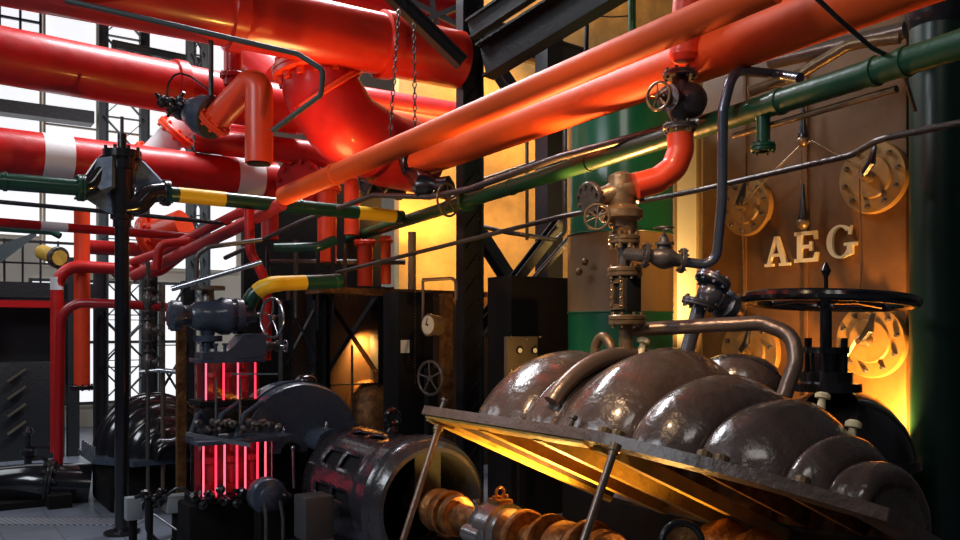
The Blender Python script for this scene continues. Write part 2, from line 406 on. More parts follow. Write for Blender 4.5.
b.ob('railing', 'steelb', t)
B().prism([P(-20, 252, 10.8), P(36, 232, 10.9), P(36, 236, 10.9), P(2, 262, 10.8), P(-20, 275, 10.8)], A*.05).ob('gusset', 'steelg', t, smooth=None)
B().box(P(12, 340, 11.4), .85, .05, .62, U, A).ob('screen_panel', 'steelb', t, smooth=None)
t = thing('control_cabinet', at_floor(P(26, 330, 11.0)), 'pale striped cabinet standing far left under the gantry', 'cabinet')
B().box(at_floor(P(26, 330, 11.0))+Z*.62, .42, .25, .62, U, A, bev=.01).ob('body', 'steelb', t)
for k in range(4): B().beam(at_floor(P(16, 330, 10.7))+Z*(.35+.22*k)+A*.06-U*.1, at_floor(P(16, 330, 10.7))+Z*(.5+.22*k)+A*.06+U*.1, .06, .02).ob('stripe', 'beige', t, smooth=None)

# lattice frames mid (behind generator)
def xframe(label, x0, x1, yt, yb, d, n, bw=.06, m='steelb'):
    a = P(x0, yb, d); a.z = max(0, a.z) ; top = P(x0, yt, d).z
    t = thing('trestle', at_floor(a), label, 'frame', None)
    w = (x1-x0)/F_PX*d/.86
    a0 = at_floor(a)
    lattice(t, a0, V3((a0.x, a0.y, top)), U, w, n, m, bw*1.3)
    return t
xframe('tall black cross-braced frame between the gear cover and the dark cabinet', 318, 380, 285, 400, 9.0, 2, .09)
xframe('black cross-braced frame behind the black valve column', 100, 142, 262, 400, 9.8, 4, .055)
xframe('narrow black frame right of the white label cabinet', 286, 316, 300, 400, 8.6, 3, .05)
xframe('black open frame behind the upper glass case', 150, 182, 280, 400, 9.6, 3, .06)

# ================================================================ AEG HOUSING (right)
F0 = P(805, 250, 6.2); FN = -U
def F(x, y, off=0.0): return hit(x, y, F0+FN*off, FN)
hb = F(805, 330); hb.z = 0
t = thing('turbine_housing', hb, 'large bronze brown machine housing with brass letters AEG behind the handwheel', 'machine housing')
s0 = (F(701, 250)-F0).dot(A); s1 = .76
fz0 = V3((F0.x, F0.y, 0))
b = B(); b.box(fz0+A*((s0+s1)/2)+Z*2.15+U*.7, (s1-s0)/2, .7, 2.15, A, U, Z, bev=.05); b.ob('shell', 'house', t)
# vertical weld straps / slight panels
b = B()
for x in (745, 806): b.box(F(x, 250, .006)+Z*-.1, .012, .008, 1.55, A, U, Z)
b.ob('seam', 'house', t)
def cover(x, y, r, bolts=10):
    c = F(x, y, .0)
    pl = B().lathe(c, FN, [(0, r), (.03, r), (.045, r*.97), (.046, r*.6), (.06, r*.56), (.062, 0.001)], 40).ob('cover_plate', 'plate', t)
    for k in range(bolts):
        an = 2*PI*k/bolts+.2; q = c+(A*math.cos(an)+Z*math.sin(an))*(r*.80)+FN*.04
        B().lathe(q, FN, [(0, r*.075), (.02, r*.075), (.035, r*.05)], 6).ob('bolt', 'iron', pl)
    # handle/cock in the middle
    B().lathe(c+FN*.05, FN, [(0, r*.16), (.05, r*.16), (.06, r*.10), (.13, r*.08)], 14).ob('boss', 'brass', pl)
    B().tube([c+FN*.15, c+FN*.17+A*r*.3+Z*r*.3, c+FN*.17+A*r*.42+Z*r*.75], .014, 8, rr=[.02, .03, .012]).ob('lever', 'black', pl)
for (x, y, hh) in ((749, 207, 29), (875, 178, 36), (873, 341, 37), (752, 352, 34)):
    cover(x, y, hh/F_PX*F(x, y).y)
# pressure lines
def fl(pts, r, off=.1): return [F(x, y, off) for x, y in pts]
B().tube(fl([(742, 205), (762, 183), (800, 146), (812, 141), (860, 167)], 0), .007, 8).ob('pressure_line', 'brass', t)
for pts in ([(742, 210), (744, 300)], [(801, 150), (801, 215)], [(859, 170), (862, 260), (858, 320)]):
    B().tube(fl(pts, 0), .006, 8).ob('pressure_line', 'brass', t)
B().tube([F(842, 363, .1), F(856, 340, .14), F(870, 330, .16)], .012, 8).ob('pressure_line', 'letter', t)
for (x, y) in ((803, 140), (803, 222)):
    B().lathe(F(x, y-38, .09), -Z, [(0, .01), (.16, .022), (.22, .035), (.27, .04), (.30, .03)], 14).ob('oil_cup', 'black', t)
    B().ball(F(x, y+1, .09), .045, 14).ob('cup_nut', 'brass', t)
# letters, slab serif, built as solids
def poly_letter(kind, x, y, h):
    o = F(x, y, .006); S = A; w = h
    b = B(); th = FN*.028
    def pr(pts): b.prism([o+S*(px*w)+Z*(py*h) for px, py in pts], th)
    if kind == 'A':
        pr([(.06, .08), (.18, .08), (.46, 1.0), (.36, 1.0)]); pr([(.36, 1.0), (.50, 1.0), (.84, .08), (.64, .08)])
        pr([(.2, .32), (.7, .32), (.68, .42), (.24, .42)]); pr([(-.03, 0), (.30, 0), (.30, .09), (-.03, .09)]); pr([(.54, 0), (.94, 0), (.94, .09), (.54, .09)])
    if kind == 'E':
        pr([(.1, 0), (.3, 0), (.3, 1), (.1, 1)]); pr([(0, 0), (.82, 0), (.86, .3), (.76, .3), (.7, .12), (0, .12)])
        pr([(0, .88), (.7, .88), (.74, .72), (.82, .72), (.8, 1), (0, 1)]); pr([(.3, .45), (.6, .45), (.6, .56), (.3, .56)]); pr([(.56, .36), (.64, .36), (.64, .66), (.56, .66)])
    if kind == 'G':
        n = 20; a0, a1 = math.radians(48), math.radians(318)
        for i in range(n):
            q = []
            for (u, r_) in ((i, 1), (i+1, 1), (i+1, 0), (i, 0)):
                an = a0+(a1-a0)*u/n; thk = .09+.11*abs(math.cos(an/1.0))**1.5
                rx, ry = (.46, .52) if r_ else (.46-thk, .52-thk*.75)
                q.append((.46+rx*math.cos(an), .5+ry*math.sin(an)))
            pr(q)
        pr([(.60, .36), (1.0, .36), (1.0, .45), (.60, .45)]); pr([(.70, .04), (.88, .10), (.88, .38), (.70, .38)])
        pr([(.74, .70), (.84, .70), (.84, .98), (.74, .86)])
    return b.ob('letter', 'letter', t, 'brass letter '+kind, smooth=None)
poly_letter('A', 767.5, 267, .222); poly_letter('E', 796.5, 263, .222); poly_letter('G', 828.5, 259, .226)

# bright panel door between tank and housing
pp = P(684, 330, 8.0); pp.z = 0
t = thing('partition_board', pp, 'tall narrow yellow-lit panel between the green tank and the brown housing', 'panel')
B().box(pp+Z*1.75, .16, .02, 1.75, U, A).ob('board', 'wallc', t, smooth=None)
b = B()
for k in (-1, 1): b.box(pp+Z*1.75+U*(.165*k)+A*.02, .018, .03, 1.75, U, A)
b.ob('edge_strip', 'tan', t, smooth=None)

# ================================================================ GREEN TANK
tc_ = P(620, 330, 7.2); tc_.z = 0; r_ = .44
t = thing('green_tank', tc_, 'large upright green tank with a tan painted band behind the bronze valve column', 'tank')
z1 = P(620, 313, 7.2).z; z2 = P(620, 236, 7.2).z; zt = 3.7
B().lathe(tc_, Z, [(0, r_), (zt-.3, r_), (zt-.15, r_*.93), (zt-.05, r_*.72), (zt, r_*.35), (zt+.01, .01)], 56).ob('shell', 'tankg', t)
B().lathe(tc_+Z*z1, Z, [(0, r_*1.004), (z2-z1, r_*1.004)], 56, False).ob('painted_band', 'tan', t, 'tan painted band')
B().cyl(P(632, 95, 7.0), P(632, -40, 7.0), .032).ob('vent_pipe', 'greenp', t)
for z in (z1, z2): B().torus(tc_+Z*z, Z, r_*1.005, .008, 56, 8).ob('seam_ring', 'tankg', t)
for (x, y) in ((585, 262), (579, 272)): B().ball(P(x, y, 6.78), .03, 12).ob('stud', 'brass', t)

# ================================================================ PIPES, RIGHT GROUP
z_ = 3.16
o1 = [PZ(288, 194, z_), PZ(480, 107, z_), PZ(640, 44, z_), PZ(775, -14, z_)]
pipe('long thin orange-red pipe running up right across the photo, upper of the pair', [P(284, 196, 6.95), P(775, -14, 3.75)], .077, 'orange', 'lagged_pipe', clamps=((0, .18),), cl='orange')
z_ = 3.12
o2 = [PZ(420, 163, z_), PZ(560, 111, z_), PZ(720, 52, z_), PZ(1060, -76, z_)]
t = pipe('thick orange-red lagged pipe, lower of the long diagonal pair', [o2[0], o2[3]], .126, 'orange', 'lagged_pipe')
# black flange and bent valve at its left end
d2 = (o2[0]-o2[3]).normalized()
t = thing('black_valve', o2[0], 'black flanged valve at the left end of the thick orange pipe', 'valve')
B().flange(o2[0]+d2*.05, d2, .16, .07, 10).ob('flange', 'black', t)
B().tube([o2[0]+d2*.08, o2[0]+d2*.22, P(425, 185, 7.15), P(448, 190, 7.1)], .085, 16, .1).ob('elbow', 'black', t)
B().lathe(P(415, 186, 7.15), P(452, 188, 7.05)-P(415, 186, 7.15), [(0, .06), (.05, .11), (.14, .11), (.2, .08), (.3, .1), (.34, .05)], 18).ob('valve_body', 'black', t)
handwheel(t, P(448, 200, 6.9), (U*.3+A*1.0), .13, .010, 'brass')
# green pipe
z_ = 2.75
g2 = [PZ(345, 240, z_), PZ(980, 38, z_)]
L2 = (g2[1]-g2[0])
def onG(x):  # fraction along for a photo column
    lo, hi = 0, 1
    for _ in range(40):
        m_ = (lo+hi)/2; q = g2[0]+L2*m_; px = 480+q.x/q.y*F_PX
        if px < x: lo = m_
        else: hi = m_
    return lo
t = pipe('long green pipe crossing the photo from centre to upper right below the orange pipes', g2, .058, 'greenp', 'green_pipe',
         clamps=[(0, onG(x)) for x in (512, 590, 780, 875, 905)], ends=[(0, onG(466)), (0, onG(343))], cl='greenp', flm='greenp')
q = g2[0]+L2*onG(763)
B().cyl(q, q-Z*.22, .034).ob('branch', 'greenp', t)
B().flange(q-Z*.2, Z, .06, .04, 6).ob('flange', 'greenp', t)
# yellow-lit steel tube just under it
qa = g2[0]+L2*onG(728)-Z*.085+U*.05; qb = g2[0]+L2*onG(890)-Z*.085+U*.05
B().cyl(qa, qb, .016).ob('conduit', 'brass', None, 'thin brass conduit shining just below the right end of the green pipe', 'conduit')
# conduits
z_ = 2.5
pipe('dark grey handrail pipe with a dip, running above the green pipe', [P(225, 258, 8.9), P(300, 222, 8.3), P(374, 195, 7.6), P(430, 197, 7.0), P(470, 189, 6.5), P(560, 157, 5.6), P(660, 130, 4.95), P(700, 118, 4.7)], .024, 'iron', 'conduit', 'conduit', .25)
pipe('dark conduit below the green pipe rising past the bronze valve', [P(335, 273, 8.8), P(560, 217, 6.6), P(700, 190, 5.9), P(852, 155, 4.9), P(880, 139, 4.6), P(985, 118, 4.2)], .019, 'iron', 'conduit', 'conduit', .2)
pipe('thin black cable slanting across the thick orange pipe at top right', [P(812, -6, 3.3), P(840, 20, 3.35), P(872, 48, 3.5), P(900, 62, 3.6), P(915, 110, 4.2)], .010, 'black', 'cable', 'cable', .1)
pipe('thin dark tie rod sloping behind the orange pipes at the yellow wall', [P(440, 205, 8.9), P(480, 180, 8.9), P(620, 133, 8.4)], .014, 'iron', 'tie_rod', 'rod')
# dark rods hanging
pipe('thin black hanger rod in front of the yellow wall right of the column', [P(527, 240, 7.9), P(527, 120, 7.9)], .016, 'iron', 'hanger_rod', 'rod')
pipe('black hanger rod at the top of the yellow wall', [P(586, 58, 7.8), P(587, 8, 7.8)], .022, 'steelb', 'hanger_rod', 'rod')
pipe('thin black wire drooping on the bright wall near the top centre', [P(590, 8, 9.2), P(598, 16, 9.2), P(612, 17, 9.2), P(628, 16, 9.2)], .008, 'black', 'cable', 'cable', .1)
pipe('brown insulated pipe stub in the dark above the green pipe at upper right', [P(770, 62, 5.6), P(905, 30, 5.0)], .05, 'browntube', 'steam_pipe')
pipe('brown bent pipe in the dark under the right end of the thick orange pipe', [P(748, 92, 5.5), P(800, 74, 5.4), P(850, 44, 5.2), P(900, 38, 5.0)], .035, 'brass', 'steam_pipe', bend=.2)
# green column right
gc = P(937, 330, 5.35); gc.z = 0
t = thing('green_column', gc, 'dark green round column at the right edge of the hall', 'column')
B().cyl(gc, gc+Z*3.7, .158, 48).ob('shaft', 'greencol', t)
B().lathe(gc, Z, [(0, .22), (.06, .22), (.07, .18), (.12, .152)], 40).ob('base_ring', 'greencol', t)
B().lathe(gc+Z*3.55, Z, [(0, .16), (.06, .19), (.25, .19), (.26, .12)], 40).ob('capital', 'black', t)
# big orange down-stub top, with valve
dd = 4.5
t = thing('lagged_pipe', P(684, 58, dd), 'short orange-red lagged downpipe in front of the diagonal pipes', 'pipe')
B().tube([P(772, -64, 4.2), P(706, -26, dd), P(688, -4, dd), P(684, 56, dd)], .078, 22, .14).ob('pipe_run', 'redor', t)
B().lathe(P(684, 52, dd), -Z, [(0, .078), (.02, .077), (.05, .056), (.055, .03)], 22).ob('end_cone', 'redor', t)
t = thing('iron_valve', P(680, 130, dd), 'iron globe valve with brass handwheel hanging under the orange downpipe', 'valve')
valve(t, P(680, 101, dd), Z, (-A*.1-U*.9-Z*.05+V3((0, -.3, 0))), .073, .28, 'iron', 'brass', .070, .19)
B().ball(P(689, 101, dd), .096, 20).ob('bowl', 'iron', t)
# orange elbow below
t = thing('lagged_elbow', P(640, 186, dd), 'short orange-red curved pipe below the iron valve', 'pipe')
B().tube([P(680, 134, dd), P(681, 150, dd), P(674, 168, dd), P(658, 180, dd), P(636, 186, dd)], .069, 22, .1).ob('pipe_run', 'redor', t)
# bronze valve column
vx, vd = 622, 4.6
t = thing('bronze_valve_column', P(vx+4, 352, vd), 'tall brown bronze valve stack standing on the ribbed casing', 'valve')
B().lathe(P(640, 187, vd), (P(604, 196, vd)-P(640, 187, vd)), [(0, .085), (.03, .085), (.04, .07), (.09, .0847), (.18, .055), (.22, .05)], 22).ob('elbow_body', 'brass', t)
B().lathe(P(vx, 172, vd), -Z, [(0, .03), (.02, .07), (.09, .08), (.18, .073), (.21, .113), (.25, .113), (.27, .08), (.3, .068)], 24).ob('tee_body', 'brass', t)
dn = (P(588, 200, vd-.02)-P(625, 192, vd)).normalized()
B().cyl(P(612, 194, vd), P(592, 199, vd-.01), .0362).ob('spindle_housing', 'brass', t)
B().flange(P(590, 199, vd-.02), (dn+V3((0, -.55, 0))), .0927, .03, 10).ob('round_flange', 'iron', t)
B().flange(P(vx, 215, vd), Z, .0881, .05, 8).ob('flange', 'brass', t)
B().ball(P(vx+3, 226, vd), .0701, 18).ob('bowl', 'brass', t)
B().cyl(P(vx-2, 223, vd), P(602, 217, vd-.12), .0181).ob('stem', 'brass', t)
handwheel(t, P(597, 217, vd-.14), (-U*.55+V3((0, -1, 0))), .0655, .007, 'brass', 6)
B().flange(P(vx+2, 240, vd), Z, .0847, .05, 8, br=.014).ob('flange', 'brass', t)
B().cyl(P(vx+2, 244, vd), P(vx+2, 268, vd), .0362).ob('neck', 'iron', t)
B().flange(P(vx+3, 272, vd), Z, .0927, .05, 8).ob('flange', 'brass', t)
sb = P(vx+4, 294, vd)
fr = B().box(sb, .054, .062, .096, U, A, bev=.004).ob('sight_box', 'void', t)
b = B(); q = sb-U*.059
for (dz, hy, hz) in ((.07, .05, .014), (-.07, .05, .014)): b.box(q+Z*dz, .012, hy, hz, U, A)
for s_ in (-1, 1): b.box(q+A*(s_*.037), .012, .014, .08, U, A)
for i in range(4):
    for s_ in (-1, 1): b.ball(q-U*.014+A*(s_*.037)+Z*(-.066+.044*i), .007, 8)
b.ob('sight_frame', 'brass', fr, 'brown bolted sight frame')
B().flange(P(vx+5, 320, vd), Z, .0994, .055, 8).ob('flange', 'brass', t)
B().cyl(P(vx+4, 322, vd), P(vx+4, 372, vd), .0384).ob('riser', 'brass', t)
# side valve at (655,258) and blue steel pipe
t = thing('iron_valve', P(656, 262, 4.4), 'small dark iron valve joining the stack to the blue steel pipe', 'valve')
valve(t, P(664, 258, 4.4), P(690, 262, 4.4)-P(640, 255, 4.4), Z, .053, .19, 'iron', 'iron', .048, .155)
B().cyl(P(628, 254, 4.55), P(648, 256, 4.4), .035).ob('inlet', 'iron', t)
pipe('blue-black steel pipe rising from the small iron valve and hooking over at the top', [P(684, 262, 4.4), P(716, 266, 4.4), P(722, 200, 4.3), P(723, 110, 4.25), P(733, 70, 4.25), P(775, 74, 4.6), P(800, 78, 4.4)], .026, 'bluesteel', 'steel_pipe', bend=.13, seg=18)
# inclined blue valve at (700,300)
t = thing('inclined_valve', P(690, 345, 4.95), 'tilted blue-black valve on a slanting pipe between the casing and the housing', 'valve')
ax = (P(706, 290, 4.95)-P(690, 350, 4.95)).normalized()
B().cyl(P(682, 372, 4.95), P(700, 305, 4.95), .043).ob('inclined_pipe', 'bluesteel', t)
B().flange(P(699, 303, 4.95), ax, .10, .04, 8).ob('flange', 'bluesteel', t)
B().ball(P(711, 294, 4.95), .08, 18).ob('bowl', 'bluesteel', t)
B().flange(P(713, 281, 4.93), (ax+U*.35), .105, .04, 8).ob('flange', 'bluesteel', t)
B().lathe(P(714, 298, 4.95), (U*.9-Z*.35), [(0, .07), (.07, .06), (.08, .09), (.14, .09), (.16, .06), (.24, .035)], 16).ob('bonnet', 'bluesteel', t)
# brown bowed pipe
pipe('brown steel pipe running level then bending down into the ribbed casing', [P(628, 330, 4.75), P(700, 326, 4.6), P(762, 323, 4.45), P(793, 335, 4.35), P(796, 362, 4.3), P(784, 396, 4.3)], .040, 'browntube', 'steel_pipe', bend=.12, seg=18)

# ================================================================ RIBBED CASING (foreground)
def casing(t, O, W, N, lobes, end, lm, ncs=44, wall=.03):
    """half casing; lobes = [(a0, a1, near edge w, far edge w, height, valley factor at a1)]"""
    st = []
    f0 = end
    for n_, (a0, a1, wn, wf, h, f1) in enumerate(lobes):
        nx = lobes[n_+1] if n_+1 < len(lobes) else lobes[n_]
        pv = lobes[n_-1] if n_ else lobes[0]
        for k in range(15):
            u = k/14; x_ = -math.cos(PI*u); bul = math.sqrt(max(0, 1-x_*x_))
            o_ = pv if x_ < 0 else nx; e = abs(x_)*.5          # blend towards the neighbour's size
            e *= abs(a1-a0)/max(.5*(abs(a1-a0)+abs(o_[1]-o_[0])), .01)
            wn_, wf_, h_ = (wn*(1-e)+o_[2]*e, wf*(1-e)+o_[3]*e, h*(1-e)+min(h, o_[4])*e)
            f = (f0 if x_ < 0 else f1); f = f+(1-f)*bul
            st.append((a0+(a1-a0)*(x_+1)/2, (wn_+wf_)/2, (wf_-wn_)/2*(.93+.07*f/1) if False else (wf_-wn_)/2*(f*.55+.45), h_*f))
        f0 = f1
    rings = []
    for a_, wc, Rw, Rh in st:
        c = O+A*a_+W*wc
        e_ = lambda k, g: c-W*((Rw-g)*math.cos(PI*k/ncs))+N*((Rh-g)*math.sin(PI*k/ncs))
        rings.append([e_(k, 0) for k in range(ncs+1)]+[e_(k, wall) for k in range(ncs, -1, -1)])
    b = B(); b.rings(rings, True, True, True)
    for i, s_ in ((0, 1), (-1, -1)):
        a_, wc, Rw, Rh = st[i]; c = O+A*a_+W*wc
        b.prism([c-W*(Rw*.99*math.cos(PI*k/24))+N*(Rh*.99*math.sin(PI*k/24)) for k in range(25)], A*(.03*s_))
    b.ob('ribbed_shell', lm, t, smooth=60)
    return st
TILT = math.radians(24)
W = U*math.cos(TILT)-Z*math.sin(TILT); N = U*math.sin(TILT)+Z*math.cos(TILT)
O = P(420, 410, 5.0); WC = .85
t = thing('turbine_casing', V3((O.x, O.y, 0))+A*1.2+U*.8, 'big glossy grey-brown ribbed turbine casing half propped open on rods', 'turbine casing')
edge = [(0, 0.03), (.03, 0), (1.46, 0.0), (1.62, .05), (1.80, .13), (2.0, .18), (2.2, .26), (2.35, .40), (2.58, .50), (2.66, .56)]
b = B()
edge = [(0, 0.03), (.03, 0), (1.48, 0.0), (1.62, .04), (1.80, .11), (2.0, .18), (2.2, .27), (2.35, .37), (2.48, .46), (2.58, .54)]
def wn_at(a):
    for (a0, w0), (a1, w1) in zip(edge, edge[1:]):
        if a0 <= a <= a1: return w0+(w1-w0)*(a-a0)/max(a1-a0, 1e-6)
    return edge[-1][1]
lobes = [(.24, .74, .13, 1.58, .66, .78), (.74, 1.02, .14, 1.55, .60, .84), (1.02, 1.50, .11, 1.58, .69, .74), (1.50, 1.84, .19, 1.42, .55, .76),
         (1.84, 2.18, .31, 1.33, .46, .70), (2.18, 2.33, .44, 1.22, .33, .82), (2.33, 2.47, .54, 1.12, .24, .7)]
st = casing(t, O+N*.03, W, N, lobes, .55, 'casing')
def Rat(a):
    q = min(st, key=lambda s_: abs(s_[0]-a)); return q
# flange ring (outer lip polygon follows the body)
def lp(a, w, h=0): return O+A*a+W*w+N*h
outer = edge; inner = [(.16, .17), (.20, .15)]+[(a-.04, w+.11) for a, w in edge[2:-1]]+[(edge[-1][0]-.14, edge[-1][1]+.11)]
for mirror in (False, True):
    f = (lambda w: 2*WC-w) if mirror else (lambda w: w)
    r = []
    for (ao, wo), (ai, wi) in zip(outer, inner):
        r.append([lp(ao, f(wo), -.02), lp(ao, f(wo), .032), lp(ai, f(wi), .032), lp(ai, f(wi), -.02)])
    b.rings(r, True, True, True)
b.prism([lp(.0, .03, -.02), lp(.16, .17, -.02), lp(.16, 2*WC-.17, -.02), lp(0, 2*WC-.03, -.02)], N*.05)
ae, we = edge[-1]
b.prism([lp(ae, we, -.02), lp(ae-.14, we+.1, -.02), lp(ae-.14, 2*WC-we-.1, -.02), lp(ae, 2*WC-we, -.02)], N*.05)

b.ob('joint_flange', 'lip', t)
b = B()
b.prism([lp(.02, .05, -.045), lp(.16, .17, -.045), lp(.16, 2*WC-.17, -.045), lp(.02, 2*WC-.05, -.045)], N*.026)
b.prism([lp(.05, .02, -.034), lp(1.44, .02, -.034), lp(1.4, .10, -.034), lp(.2, .13, -.034)], N*.015)
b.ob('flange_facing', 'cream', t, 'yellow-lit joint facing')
for (a_, w_) in ((.50, .09), (.98, .07), (1.42, .06)):
    B().prism([lp(a_, .10, -.04), lp(a_+w_, .10, -.04), lp(a_+w_, 1.6, -.04), lp(a_, 1.6, -.04)], N*.07).ob('cross_rib', 'cream', t)
# dark inner blade carrier
b = B()
for a_ in (.75, 1.7, 2.05):
    _, wc_, rw_, rh_ = Rat(a_)
    b.prism([lp(a_, wc_, .03)-W*(rw_*.9*math.cos(PI*k/20))+N*(rh_*.9*math.sin(PI*k/20)) for k in range(21)], A*.03)
b.ob('inner_diaphragm', 'rust', t)
# flange bolts lit at joint
for (a_, w_, h_) in ((1.50, wn_at(1.50)+.06, .03), (1.57, wn_at(1.57)+.06, .03), (1.95, wn_at(1.95)+.055, .03), (2.02, wn_at(2.02)+.055, .03), (2.3, wn_at(2.3)+.055, .03)):
    B().lathe(lp(a_, w_, h_), N, [(0, .032), (.03, .032), (.036, .02)], 10).ob('flange_bolt', 'brass', t)
for (a_, w_) in ((.14, .05), (1.27, .06)):
    B().lathe(lp(a_, w_, .03), N, [(0, .014), (.05, .014), (.055, .022), (.07, .022)], 10).ob('flange_bolt', 'iron', t)
# knobs on crest (mushroom plugs)
for (x, y, d, h) in ((640, 349, 4.6, .11), (850, 438, 3.85, .12), (820, 405, 4.05, .1)):
    q = P(x, y+8, d); dirn = (Z*.9+U*.25)
    B().lathe(q, dirn, [(0, .024), (h*.7, .016), (h*.72, .036), (h*.9, .036), (h, .02)], 14).ob('oil_plug', 'letter', t)
# big lifting rib + eye
_, wc_, rw_, rh_ = Rat(.90)
B().tube([lp(.98, wc_, .03)-W*((rw_+.02)*math.cos(PI*k/40))+N*((rh_+.04)*math.sin(PI*k/40)) for k in range(3, 21)], .045, 14).ob('lifting_rib', 'browntube', t)
b = B(); e0 = P(604, 349, 4.72)
b.tube([e0-Z*.10-A*.07, e0+Z*.02-A*.07, e0+Z*.085-A*.01, e0+Z*.02+A*.06, e0-Z*.10+A*.07], .028, 14, .06)
b.ob('lifting_eye', 'brass', t)
# domed cap at the back
q = P(736, 370, 4.75)
B().lathe(q-(Z*.9-U*.2)*.12, (Z*.9+U*.25-A*.1), [(0, .24), (.06, .24), (.10, .215), (.13, .20), (.165, .15), (.18, .02)], 40).ob('domed_cap', 'casing', t)
# struts
def strut(label, p0, p1, r=.019):
    tt = thing('prop_rod', p1, label, 'prop', 'rods propping the ribbed casing')
    tt['group'] = 'rods propping the ribbed casing'
    B().cyl(p1, p0, r, 16).ob('rod', 'browntube', tt)
    ax = (p1-p0).normalized()
    B().lathe(p0, ax, [(0, r*1.5), (.03, r*1.6), (.034, r*1.25), (.05, r*1.2)], 16).ob('collar', 'brass', tt)
    B().lathe(p1, -ax, [(0, r*2.2), (.02, r*2.2), (.03, r*1.2)], 16).ob('foot', 'iron', tt)
p0 = lp(.10, .10, -.05); g = P(403, 540, 4.75); p1 = p0+(g-p0)*((p0.z-.01)/(p0.z-g.z))
strut('brown prop rod at the left corner of the ribbed casing', p0, p1)
p0 = hit(608, 440, lp(0, 0, -.03), N)+W*.05; g = P(584, 540, p0.y-.12); p1 = p0+(g-p0)*((p0.z-.01)/(p0.z-g.z))
strut('brown prop rod under the middle of the casing edge, in front of the rusty rotor', p0, p1, .017)

# lower machine bed under casing
bb = V3((O.x, O.y, 0))
t = thing('machine_bed', bb+A*2.0+U*1.0, 'black machine bed under the right end of the ribbed casing', 'machine bed')
B().box(bb+A*1.7+U*.95+Z*.17, .9, .40, .17, A, U, bev=.02).ob('bed_plate', 'dark', t)
B().box(bb+A*2.35+U*.80+Z*.33, .16, .14, .33, A, U, bev=.02).ob('pedestal', 'dark', t)
B().box(bb+A*.15+U*1.95+Z*.37, 1.05, .12, .37, A, U, bev=.02).ob('dark_backing', 'dark', t)  # added dark box for the black behind the casing, hides the tank
B().lathe(bb+A*1.35+U*.95+Z*.52, A, [(0, .13), (.1, .17), (.22, .12), (.3, .16), (.5, .1)], 24).ob('valve_chest', 'rust', t)

# ================================================================ HANDWHEEL UNIT (right)
hc = P(826, 300, 5.0)
tb = P(826, 400, 5.1)
t = thing('stop_valve', V3((tb.x, tb.y, 0)), 'glossy black domed stop valve with a big horizontal black handwheel', 'valve')
nz = (Z*.99+A*-.10+V3((0, .06, 0))).normalized()
handwheel(t, P(826, 301, 5.0), (Z+V3((.05, .03, 0))).normalized(), .475, .034, 'gloss', 4, .05)
B().lathe(P(826, 262, 5.0), -Z, [(0, .006), (.05, .03), (.09, .012), (.2, .012)], 12).ob('spindle_tip', 'black', t)
B().cyl(P(826, 300, 5.0), P(826, 350, 5.0), .034).ob('spindle', 'gloss', t)
b = B()
b.lathe(P(826, 347, 5.03), -Z, [(0, .13), (.035, .13), (.04, .09), (.14, .085), (.145, .15), (.2, .15), (.21, .2), (.26, .2)], 30)
for k in range(6):
    q = P(826, 338, 5.03)+V3((math.cos(k*1.05), math.sin(k*1.05), 0))*.115
    b.cyl(q, q-Z*.24, .014, 8)
b.ob('gland', 'gloss', t)
dc = P(838, 452, 5.2)
B().lathe(V3((dc.x, dc.y, dc.z)), Z, [(-.05, .44), (0, .43), (.08, .41), (.17, .37), (.26, .30), (.33, .22), (.37, .14), (.38, .02)], 48).ob('dome', 'gloss', t)
B().lathe(V3((dc.x, dc.y, dc.z-.06)), Z, [(0, .47), (.05, .47)], 48).ob('dome_flange', 'gloss', t)
B().lathe(V3((dc.x, dc.y, 0)), Z, [(0, .40), (dc.z-.05, .36)], 40).ob('pedestal', 'dark', t)

# ================================================================ GENERATOR AND SHAFT
gcn = P(431, 507, 5.6); R0 = .44
def gx(tv, r, an): # point on generator: tv along A from front rim, polar angle
    return gcn+A*tv+(U*math.cos(an)+Z*math.sin(an))*r
t = thing('generator', V3((gcn.x, gcn.y, 0))-A*.5, 'glossy black round generator with slotted shell and open end', 'generator')
def tubewall(prof, seg=64):
    b = B(); x, y = U, Z
    rings = [[gcn+A*tt+(x*math.cos(2*PI*k/seg)+y*math.sin(2*PI*k/seg))*rr for k in range(seg)] for tt, rr in prof]
    b.rings(rings, True, False, False); return b
# shell with slots: build quads, skip slot cells
b = B(); seg = 72; ts = [-1.12, -.98, -.92, -.70, -.64, -.42, -.34, -.24]
slots = set()
for j in (2, 4):
    for k0 in range(0, 72):
        an = 360*(k0+.5)/72
        if any(lo < an < hi for lo, hi in ((62, 76), (98, 112), (134, 148), (168, 182))): slots.add((j, k0))
vs = [[b.bm.verts.new(gx(tt, R0*.97, 2*PI*k/seg)) for k in range(seg)] for tt in ts]
for i in range(len(ts)-1):
    for k in range(seg):
        if (i, k) in slots: continue
        b.bm.faces.new((vs[i][k], vs[i][(k+1) % seg], vs[i+1][(k+1) % seg], vs[i+1][k]))
sh = b.ob('slotted_shell', 'gen', t); md = sh.modifiers.new('thick', 'SOLIDIFY'); md.thickness = .02
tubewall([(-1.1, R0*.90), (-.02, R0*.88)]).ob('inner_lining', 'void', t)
tubewall([(-.24, R0*.97), (-.22, R0*1.04), (-.10, R0*1.05), (-.07, R0*1.0), (-.03, R0*.99), (0, R0*.93), (.02, R0*.90), (.03, R0*.84), (-.02, R0*.80), (-.12, R0*.78), (-.35, R0*.72)]).ob('end_ring', 'gen', t)
B().lathe(gcn-A*1.14, A, [(0, R0*.97), (.04, R0*.97)], 64).ob('back_plate', 'dark', t)
b = B(); b.box(gcn-A*.10+Z*.22, .06, .10, .14, A, U); b.ob('pole_piece', 'dark', t)
b = B(); b.box(gcn-A*.06-U*.1-Z*.34, .04, .3, .02, A, U); b.ob('guide_bar', 'steel', t)
q = gx(-.53, R0*.97, PI/2)
